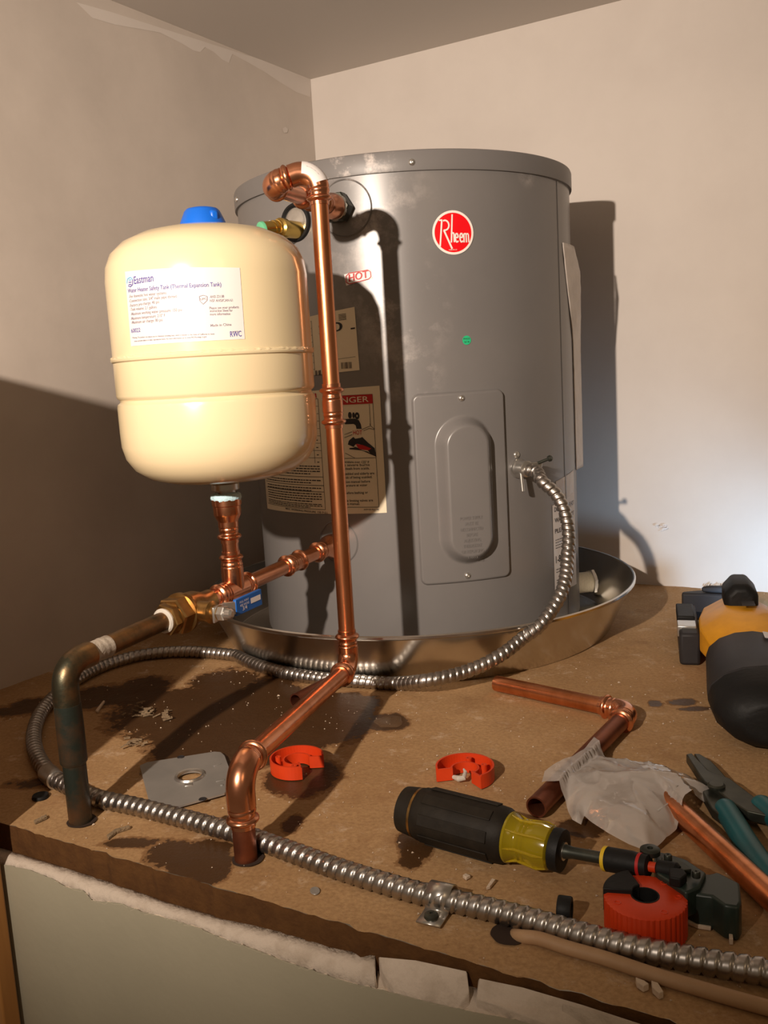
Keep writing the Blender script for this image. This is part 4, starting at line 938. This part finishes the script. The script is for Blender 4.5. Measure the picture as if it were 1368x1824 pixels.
# round orange pipe cutter
t = thing('pipe_cutter', 'round orange ribbed tube cutter under the screwdriver tip', 'pipe cutter')
cc = flr(1149, 1594, .0265); cc.z = 0; CRo = .0288; g = G(); n = 144; vs = []; rin = .0100
hh = .0262
for k in range(n):
    a_ = 2 * PI * k / n; rib = .0011 * abs(math.sin(a_ * 22)); ro = CRo - .0011 + rib
    c_, s_ = math.cos(a_), math.sin(a_)
    vs += [(rin * c_, rin * s_, 0), (ro * c_, ro * s_, 0), (ro * c_, ro * s_, hh - .0015), ((CRo - .003) * c_, (CRo - .003) * s_, hh), (rin * c_, rin * s_, hh)]
g.put([Vector(q) + cc for q in vs], [(5 * k + j, 5 * ((k + 1) % n) + j, 5 * ((k + 1) % n) + (j + 1) % 5, 5 * k + (j + 1) % 5) for k in range(n) for j in range(5)])
g.build('ribbed_body', 'orange', t, True)
G().lathe([(.0100, .001), (.0100, .0265), (.0090, .0265), (.0086, .004)], 40, cc, cap=False).build('bore_liner', 'black', t, True)
G().lathe([(.0092, .0015), (.0005, .002)], 24, cc).build('bore_floor', 'ink', t)
g = G(); pts = []
for k in range(16): a_ = math.radians(100 + k * 4.6); pts.append((cc.x + (CRo + .0002) * math.cos(a_), cc.y + (CRo + .0002) * math.sin(a_)))
for k in range(16)[::-1]: a_ = math.radians(100 + k * 4.6); pts.append((cc.x + .0085 * math.cos(a_), cc.y + .0085 * math.sin(a_)))
G().prism(pts, .012, .0295).build('blade_carrier', 'black', t, bevel=.001)
for a_ in (200, 290, 350, 40): aa = math.radians(a_); G().lathe([(.0026, .0260), (.0026, .0266), (.0019, .0267), (.0016, .0258)], 16, cc + Vector((.0225 * math.cos(aa), .0225 * math.sin(aa), 0))).build('rivet', 'orange', t, True)

# dark green lever tool to the right of the cutter
t = thing('ratchet_cutter', 'dark green handled ratchet tool lying beyond the orange cutter', 'hand tool')
def px_prism(pix, z0, z1, nm, ma, par, bev=.001): return G().prism([(q.x, q.y) for q in [flr(x, y, z1) for x, y in pix]], z0, z1).build(nm, ma, par, bevel=bev)
px_prism([(1212, 1578), (1232, 1552), (1262, 1556), (1278, 1552), (1318, 1572), (1321, 1606), (1316, 1616), (1290, 1612), (1268, 1596), (1240, 1592)], .0, .026, 'handle', 'green_black', t, .002)
px_prism([(1165, 1527), (1172, 1516), (1188, 1519), (1222, 1530), (1258, 1554), (1246, 1580), (1222, 1590), (1196, 1572), (1170, 1556)], .010, .030, 'ratchet_head', 'green_black', t, .0015)
px_prism([(1178, 1526), (1215, 1534), (1232, 1548), (1205, 1552), (1180, 1540)], .030, .0335, 'side_plate', 'dark_steel', t, .0006)
for q, r_ in (((1158, 1520), .0075), ((1190, 1532), .003), ((1240, 1562), .003)): G().lathe([(r_, 0), (r_, .0035), (r_ * .8, .0045), (r_ * .3, .0045), (r_ * .25, .0030)], 24, flr(*q, .0330)).build('pivot_bolt', 'dark_steel', t, True)
px_prism([(1192, 1545), (1216, 1546), (1224, 1556), (1212, 1566), (1192, 1562)], .030, .037, 'cutter_jaw', 'black', t, .001)

# elbow offcut of copper
t = thing('copper_offcut', 'L-shaped copper pipe offcut with elbow, open end under the plastic bag', 'copper pipe')
q0 = flr(884, 1217, .0108); q1 = flr(1122, 1268, .0118); q2 = flr(955, 1438, .0100)
ua = (q0 - q1).normalized(); ub = (q2 - q1).normalized()
pipe('long_leg', [q1 + ua * .025, q0], 'copper_pipe', t, bore=True); pipe('short_leg', [q1 + ub * .025, q2], 'copper_dull', t, .0098, bore=True)
fitting('elbow', fillet([q1 + ua * .036, q1, q1 + ub * .036], .018, 14), t, R=.0120)
# little hidden end piece of pipe behind the big run at floor level
a_ = flr(527, 1249, .0098); b_ = flr(588, 1217, .0098)
o = thing('copper_stub', 'short copper stub lying behind the slanted copper run near the pan', 'copper pipe'); pipe('stub', [b_, a_], 'copper_dull', o, bore=True)
# straight copper tube, lower right
t = thing('copper_tube', 'straight bright copper tube running out at the lower right', 'copper pipe')
a_ = flr(1176, 1416, .0098); b_ = flr(1420, 1640, .0098); pipe('tube', [b_, a_], 'copper_pipe', t, .0100, bore=True)

# plastic bag
t = None
outl = [(1058, 1308), (1075, 1322), (1092, 1327), (1130, 1334), (1190, 1341), (1240, 1356), (1281, 1381), (1245, 1397), (1220, 1412), (1205, 1440), (1157, 1477), (1120, 1464), (1080, 1446), (1050, 1425), (1040, 1415), (1034, 1429), (1018, 1420), (1006, 1396), (996, 1388), (965, 1391), (970, 1372), (990, 1358), (1020, 1345), (1040, 1330)]
def inpoly(x, y, P):
    c = False; j = len(P) - 1
    for i in range(len(P)):
        if (P[i][1] > y) != (P[j][1] > y) and x < (P[j][0] - P[i][0]) * (y - P[i][1]) / (P[j][1] - P[i][1]) + P[i][0]: c = not c
        j = i
    return c
def edgedist(x, y, P):
    best = 1e9
    for i in range(len(P)):
        ax_, ay = P[i]; bx_, by = P[(i + 1) % len(P)]; dx, dy = bx_ - ax_, by - ay; t_ = max(0, min(1, ((x - ax_) * dx + (y - ay) * dy) / (dx * dx + dy * dy + 1e-12))); best = min(best, math.hypot(x - ax_ - t_ * dx, y - ay - t_ * dy))
    return best
bo = [flr(x, y, .026) for x, y in outl]; bo2 = [(q.x, q.y) for q in bo]
bm = bmesh.new(); 
dense = []
for i in range(len(bo2)):
    p_, q_ = Vector(bo2[i]), Vector(bo2[(i + 1) % len(bo2)]); k_ = max(1, int((q_ - p_).length / .003))
    for j in range(k_): dense.append(p_.lerp(q_, j / k_))
from mathutils import geometry
xs_ = [q[0] for q in bo2]; ys_ = [q[1] for q in bo2]; inner = []; x = min(xs_)
while x < max(xs_):
    y = min(ys_)
    while y < max(ys_):
        xx = x + random.uniform(-.0006, .0006); yy = y + random.uniform(-.0006, .0006)
        if inpoly(xx, yy, bo2) and edgedist(xx, yy, bo2) > .0014: inner.append(Vector((xx, yy)))
        y += .0022
    x += .0022
allp = dense + inner; ed_ = [(i, (i + 1) % len(dense)) for i in range(len(dense))]
v2, _, f2, _, _, _ = geometry.delaunay_2d_cdt(allp, ed_, [], 1, 1e-6)
def pdist(p, a, b):
    d = (b - a); t_ = max(0, min(1, (p - a).dot(d) / d.length_squared)); return (p - a - d * t_).length
def bagz(x, y, top):
    p = Vector((x, y)); e = edgedist(x, y, bo2); z = .003
    for aa, bb, r_ in ((q1.xy, q2.xy, .0215), (flr(1176, 1416).xy, flr(1420, 1640).xy, .0215)):
        d = pdist(p, aa, bb); z = max(z, (r_ + .003) * math.exp(-(d / .020)**2) if d > .010 else r_ + .0025)
    z = max(z, .020 * (1 - math.exp(-e / .020)) + .006)
    z = min(z, .0265)
    w = ss(e, 0, .02)
    r1 = abs(noise.noise((x * 16 + y * 9, y * 16, 1))); r2 = abs(noise.noise((x * 34 + 4, y * 22 + x * 16, 2)))
    cz = 1.5 * (1 - min(r1 * 3.2, 1))**2 + .9 * (1 - min(r2 * 3.0, 1))**2 + .10 * noise.noise((x * 120, y * 120, 5))
    return z + .0022 * cz * (.35 + .65 * w) + .0022 * noise.noise((x * 22, y * 22, 9))

bg_ = thing('plastic_bag', 'crumpled milky plastic bag draped over the copper offcut', 'plastic bag')
g = G().put([(p.x, p.y, bagz(p.x, p.y, True)) for p in v2], [tuple(q) for q in f2]); o = g.build('film', 'bag', bg_, 'all')
g = G(); gpt = []
for px_ in ((1215, 1345), (1195, 1402)): pass
g.tube([(lambda q: Vector((q.x, q.y, bagz(q.x, q.y, True) + .0004)))(flr(x, y, .028)) for x, y in ((1222, 1382), (1205, 1395), (1190, 1408), (1172, 1424))], .0008, 8).build('heat_seal', 'bag', bg_, 'all')

# teal handled pliers
t = thing('pliers', 'dark steel pliers with teal dipped handles at the right edge', 'pliers')
px_prism([(1222, 1343), (1232, 1341), (1262, 1372), (1300, 1386), (1345, 1420), (1368, 1436), (1366, 1452), (1330, 1444), (1300, 1425), (1278, 1408), (1255, 1392), (1246, 1380)], .008, .017, 'jaw', 'dark_steel', t, .001)
px_prism([(1236, 1342), (1246, 1342), (1268, 1356), (1285, 1374), (1300, 1392), (1312, 1420), (1320, 1440), (1292, 1458), (1268, 1440), (1252, 1412), (1248, 1395), (1262, 1385), (1252, 1368)], .004, .013, 'jaw', 'dark_steel', t, .001)
G().lathe([(.0075, 0), (.0078, .002), (.006, .0035), (.001, .0036)], 28, flr(1276, 1402, .017)).build('pivot_bolt', 'dark_steel', t, True)
h1 = spline([flr(1290, 1438, .010), flr(1310, 1470, .010), flr(1335, 1510, .010), flr(1375, 1565, .010), flr(1430, 1620, .010)], 8)
G().tube(h1, [.0085] + [.0098] * (len(h1) - 2) + [.006], 20).build('handle', 'teal', t, True)
h2 = spline([flr(1352, 1432, .013), flr(1385, 1460, .013), flr(1430, 1500, .013), flr(1480, 1560, .011)], 8)
G().tube(h2, [.0085] + [.0098] * (len(h2) - 2) + [.006], 20).build('handle', 'teal', t, True)

# yellow and black cordless tool
t = thing('power_tool', 'yellow and black cordless power tool lying at the right edge', 'power tool')
TA = Vector((.343, -.602, .052)); TB = Vector((.408, -.350, .052)); tax = (TB - TA); tl_ = tax.length; tax.normalize()
tsd = tax.cross(Vector((0, 0, 1))).normalized()
def oct_loft(secs, nm, ma, par, bev=.003, ns=8, ph=PI / 8):
    g = G(); vs = []
    for d_, rx_, rz_, zc_, sx_ in secs:
        for k in range(ns):
            a_ = 2 * PI * k / ns + ph; q = TA + tax * d_ + tsd * (sx_ + rx_ * math.cos(a_)); q.z = .70 * (zc_ + rz_ * math.sin(a_)); vs.append(q)
    n_ = len(secs); fs_ = [(i * ns + k, i * ns + (k + 1) % ns, (i + 1) * ns + (k + 1) % ns, (i + 1) * ns + k) for i in range(n_ - 1) for k in range(ns)] + [tuple(range(ns))[::-1], tuple(range((n_ - 1) * ns, n_ * ns))]
    return g.put(vs, fs_).build(nm, ma, par, bevel=bev)
oct_loft([(.0, .030, .030, .045, .0), (.010, .048, .043, .0465, .0), (.026, .056, .050, .0505, .0), (.060, .060, .053, .053, 0)], 'battery_end', 'black', t, .003, 16, 0)
hb = oct_loft([(.060, .0595, .052, .053, 0), (.085, .0590, .052, .053, .0), (.200, .0540, .049, .052, .0), (.212, .048, .044, .052, 0)], 'rubber_housing', 'charcoal', t, .003, 16, 0)
oct_loft([(.205, .044, .040, .050, .0), (.225, .052, .046, .050, .0), (.262, .062, .056, .056, .0), (.330, .060, .050, .052, .0), (.405, .050, .042, .046, .0)], 'gear_housing', 'yellow', t, .002)
oct_loft([(.320, .017, .024, .108, -.002), (.328, .023, .034, .108, -.002), (.375, .023, .038, .108, -.002), (.400, .016, .026, .106, -.002)], 'front_knob', 'black', t, .003)
# printed mark + label
c_ = TA + tax * .300 + tsd * .004; g = G()
gm = Vector((c_.x, c_.y, .0788)); g.box(gm, (.016, .022, .0012), math.atan2(tax.y, tax.x) - PI / 2); g.build('model_plate', 'ink', t)
c_ = TA + tax * .165 + tsd * .018; nrm = Vector((0, 0, 1)); lb_ = G(); vs = []
for i in range(2):
    for j in range(7):
        a_ = math.radians(80 - j * 8); q = TA + tax * (.165 + i * .026) + tsd * ((.0560) * math.cos(a_)); q.z = .70 * (.0525 + .0530 * math.sin(a_)); vs.append(q)
lb_.put(vs, [(j, j + 1, 7 + j + 1, 7 + j) for j in range(6)]).build('rating_plate', 'label', t, 'all')
# side guards and bandsaw style frame behind
def obox(d0, d1, s0_, s1_, z0_, z1_, nm, ma, bev=.002):
    g = G(); c_ = TA + tax * (d0 + d1) / 2 + tsd * (s0_ + s1_) / 2; c_.z = .7 * (z0_ + z1_) / 2
    return g.box(c_, (d1 - d0, abs(s1_ - s0_), .7 * (z1_ - z0_)), math.atan2(tax.y, tax.x)).build(nm, ma, t, bevel=bev)
obox(.275, .425, -.082, -.056, .0, .062, 'side_guard', 'charcoal', .004); obox(.300, .330, -.084, -.060, .045, .066, 'guard_cutout', 'zinc', .001)
obox(.345, .415, -.0835, -.060, .050, .068, 'guard_rib', 'black', .002)
obox(.29, .385, .060, .20, .0, .060, 'tool_frame', 'charcoal', .004); obox(.31, .375, .070, .19, .060, .066, 'frame_plate', 'zinc', .001)
obox(.385, .400, .058, .10, .063, .082, 'frame_arm', 'dark_steel', .002)

G().prism([(.497, -.122), (.494, -.108), (.470, -.100), (.430, -.088), (.400, -.092), (.396, -.104), (.425, -.112), (.455, -.128)], 0, .042).build('led_blocker', 'charcoal', t, bevel=.003)  # added block and hump, shaped to keep LED light off the wall foot
G().prism([(.490, -.118), (.478, -.110), (.440, -.100), (.425, -.104), (.440, -.112), (.475, -.124)], .042, .052).build('led_blocker_top', 'charcoal', t, bevel=.003)
# black plastic ring
c_ = flr(1006, 1621, .009); G1 = G().lathe([(.0062, -.0050), (.0090, -.0050), (.0095, -.004), (.0095, .004), (.0090, .0050), (.0062, .0050), (.0058, .003), (.0058, -.003), (.0062, -.005)], 32, (c_.x, c_.y, .0095), (.95, -.30, .0), cap=False)
tag(G1.build('rubber_ring', 'black', None, True), 'small black rubber ring standing on edge between conduit and orange cutter', 'ring')
# washer / knot far left
c_ = flr(72, 1417, .002); tag(G().lathe([(.0030, .0008), (.0052, .0010), (.0078, .0030), (.0085, .0010), (.0085, 0)], 20, (c_.x, c_.y, 0)).build('rubber_grommet', 'black', None, True), 'small black rubber grommet left of the old pipe foot', 'grommet')
# twig of wire
tag(G().tube(spline([flr(1118, 1474, .003), flr(1122, 1486, .004), flr(1131, 1496, .004), flr(1139, 1503, .003)], 6), .0017, 10).build('wire_offcut', 'dark_steel', None, True), 'short bent dark wire offcut between screwdriver and copper tube', 'wire')
# tan cable
t = thing('tan_cable', 'flat tan cable coming out of the shelf hole beside the conduit', 'cable')
cpth = spline([flr(908, 1664, -.012), flr(925, 1668, .001), flr(960, 1672, .0045), flr(1010, 1688, .0045), flr(1080, 1708, .0045), flr(1160, 1735, .0045), flr(1250, 1762, .0045), flr(1330, 1785, .0045), flr(1430, 1812, .0045)], 10)
G().tube(cpth, .0049, 16).build('cable_jacket', 'cable', t, True)
# grey knockout disc, dots and droplets
def flat_piece(name, pix, h, ma, label, cat, group=None):
    a = [flr(x, y, h) for x, y in pix]; o = G().prism([(q.x, q.y) for q in a], .0003, h).build(name, ma, None, bevel=min(.0004, h * .3)); tag(o, label, cat, group); return o
flat_piece('plaster_flake', [(1226, 1628), (1240, 1618), (1258, 1622), (1272, 1634), (1266, 1652), (1242, 1648), (1222, 1640)], .003, 'chip', 'pale rounded plaster flake beside the orange cutter', 'plaster flake')
flat_piece('wooden_peg', [(1297, 1642), (1303, 1642), (1306, 1672), (1299, 1672)], .005, 'chip', 'tiny pale peg in front of the dark green tool', 'peg')
flat_piece('plaster_flake', [(866, 1580), (876, 1564), (883, 1566), (873, 1578)], .003, 'chip', 'slim white plaster flake behind the conduit right of the clamp', 'plaster flake')
flat_piece('plaster_flake', [(824, 1558), (830, 1555), (838, 1559), (830, 1563)], .003, 'chip', 'small white plaster flake behind the strap clamp', 'plaster flake')
flat_piece('plaster_crumb', [(1132, 1740), (1148, 1746), (1156, 1752), (1146, 1756), (1134, 1748)], .005, 'chip', 'cream plaster crumb in front of the tan cable, left one', 'plaster crumb')
flat_piece('plaster_crumb', [(1160, 1746), (1172, 1750), (1182, 1766), (1174, 1769), (1162, 1758)], .005, 'chip', 'cream plaster crumb in front of the tan cable, right one', 'plaster crumb')
flat_piece('knockout_disc', [(561 + 9 * math.cos(a * PI / 8), 1586 + 7 * math.sin(a * PI / 8)) for a in range(16)], .001, 'plate', 'dull grey nail head set in the shelf near the copper stub', 'nail head')
flat_piece('wood_sliver', [(190, 1487), (205, 1476), (230, 1469), (232, 1472), (208, 1480), (193, 1492)], .003, 'wood_chip', 'thin pale wood sliver in front of the conduit near the old pipe', 'wood sliver')
flat_piece('wood_sliver', [(60, 1461), (82, 1450), (84, 1454), (62, 1464)], .003, 'wood_chip', 'reddish wood sliver near the left front edge of the shelf', 'wood sliver')
flat_piece('wood_sliver', [(170, 1265), (184, 1247), (187, 1248), (174, 1267)], .003, 'chip', 'straight pale splinter behind the old pipe', 'wood sliver')
def heap(name, px, py, w, h, label, ma='wood_chip', n=26):
    g = G(); c_ = flr(px, py)
    for k in range(n):
        p = flr(px + random.gauss(0, w * .28), py + random.gauss(0, h * .28), .001 + random.random() * .005); L = random.uniform(.003, .012); a_ = random.uniform(-.5, 1.0)
        g.box(p, (L, random.uniform(.0008, .003), random.uniform(.0006, .002)), 0, Matrix.Rotation(a_, 3, 'Z') @ Matrix.Rotation(random.uniform(-.35, .35), 3, 'Y'))
    tag(g.build(name, ma), label, 'debris')
heap('splinter_heap', 256, 1268, 46, 22, 'torn grey fibre heap near the wet stain behind the cover plate'); heap('splinter_heap', 240, 1322, 34, 14, 'smaller fibre scrap just left of the cover plate corner', 'wood_chip', 16); heap('splinter_heap', 297, 1275, 12, 22, 'tiny upright fibre scrap on the wet stain right of the fibre heap', 'wood_chip', 9)
g = G(); 
for k in range(14):
    p = bw(1168 + random.random() * 22, 938 + random.gauss(0, 3), .002 + random.random() * .004); g.box(p, (random.uniform(.003, .009), .0008, .0012), 0, Matrix.Rotation(-.49 + random.uniform(-.3, .3), 3, 'Z') @ Matrix.Rotation(random.uniform(-.5, .5), 3, 'Y'))
tag(g.build('torn_wall_paper', 'label'), 'small torn paper scar on back wall right of the heater', 'wall scar')
g = G()
for k in range(40):
    p = bw(1255 + random.random() * 58, 1040 + random.random() * 6, .003 + random.random() * .01); p.z = max(p.z, .001); g.box(p, (random.uniform(.002, .009), .0008, random.uniform(.0006, .002)), 0, Matrix.Rotation(random.uniform(-1.4, .4), 3, 'Z') @ Matrix.Rotation(random.uniform(-1.0, 1.0), 3, 'Y'))
tag(g.build('shavings', 'chip'), 'loose shavings along the foot of the back wall beyond the yellow tool', 'debris')
# grit scattered over the board (nobody could count it)
g = G(); random.seed(11)
def bad(p): return (p - PC).length < .312
for k in range(2300):
    a_ = random.uniform(-.9, .9); b_ = random.uniform(DF + .004, DB - .004); p = AB(a_, b_)
    if bad(Vector((p.x, p.y, 0))) or p.dot(-LX) > DL - .003: continue
    s_ = random.choice((.0005, .0006, .0008, .0010, .0013)) * (1.7 if random.random() < .06 else 1); hgt = s_ * .7
    vs = [p + Vector((random.uniform(-1, 1) * s_, random.uniform(-1, 1) * s_, random.uniform(.1, .4) * hgt)) for _ in range(3)] + [p + Vector((0, 0, hgt + .0004))]
    vs = [p + Vector((math.cos(q) * s_ * random.uniform(.6, 1.3), math.sin(q) * s_ * random.uniform(.6, 1.3), .0001)) for q in (0, 2.1, 4.2)] + [p + Vector((0, 0, hgt + .0004))]
    g.put(vs, [(0, 1, 3), (1, 2, 3), (2, 0, 3), (2, 1, 0)])
o = tag(g.build('grit', 'chip'), 'pale plaster grit scattered all over the brown shelf board', 'grit'); o['kind'] = 'stuff'
# puddle on the shelf
def puddle(cx_, cy_, rx_, ry_, label, seed):
    g = G(); n = 40; c_ = flr(cx_, cy_); ex = flr(cx_ + rx_, cy_) - c_; ey = flr(cx_, cy_ + ry_) - c_; vs = [c_ + Vector((0, 0, .0016))]
    for rr_, z_ in ((.5, .0016), (.85, .0014), (1, .0004)):
        for k in range(n):
            a_ = 2 * PI * k / n; q = rr_ * (1 + .35 * noise.noise((math.cos(a_) * 1.5, math.sin(a_) * 1.5, seed))); vs.append(c_ + ex * (q * math.cos(a_)) + ey * (q * math.sin(a_)) + Vector((0, 0, z_)))
    fs_ = [(0, 1 + k, 1 + (k + 1) % n) for k in range(n)] + [(1 + j * n + k, 1 + (j + 1) * n + k, 1 + (j + 1) * n + (k + 1) % n, 1 + j * n + (k + 1) % n) for j in range(2) for k in range(n)]
    tag(g.put(vs, fs_).build('puddle', 'water', None, 'all'), label, 'puddle')
puddle(692, 1286, 26, 11, 'small clear puddle on the shelf in front of the drain pan', 1.3)
#puddle(470, 1262, 95, 30, 'large shallow puddle on the shelf between pan and cover plate', 5.1)
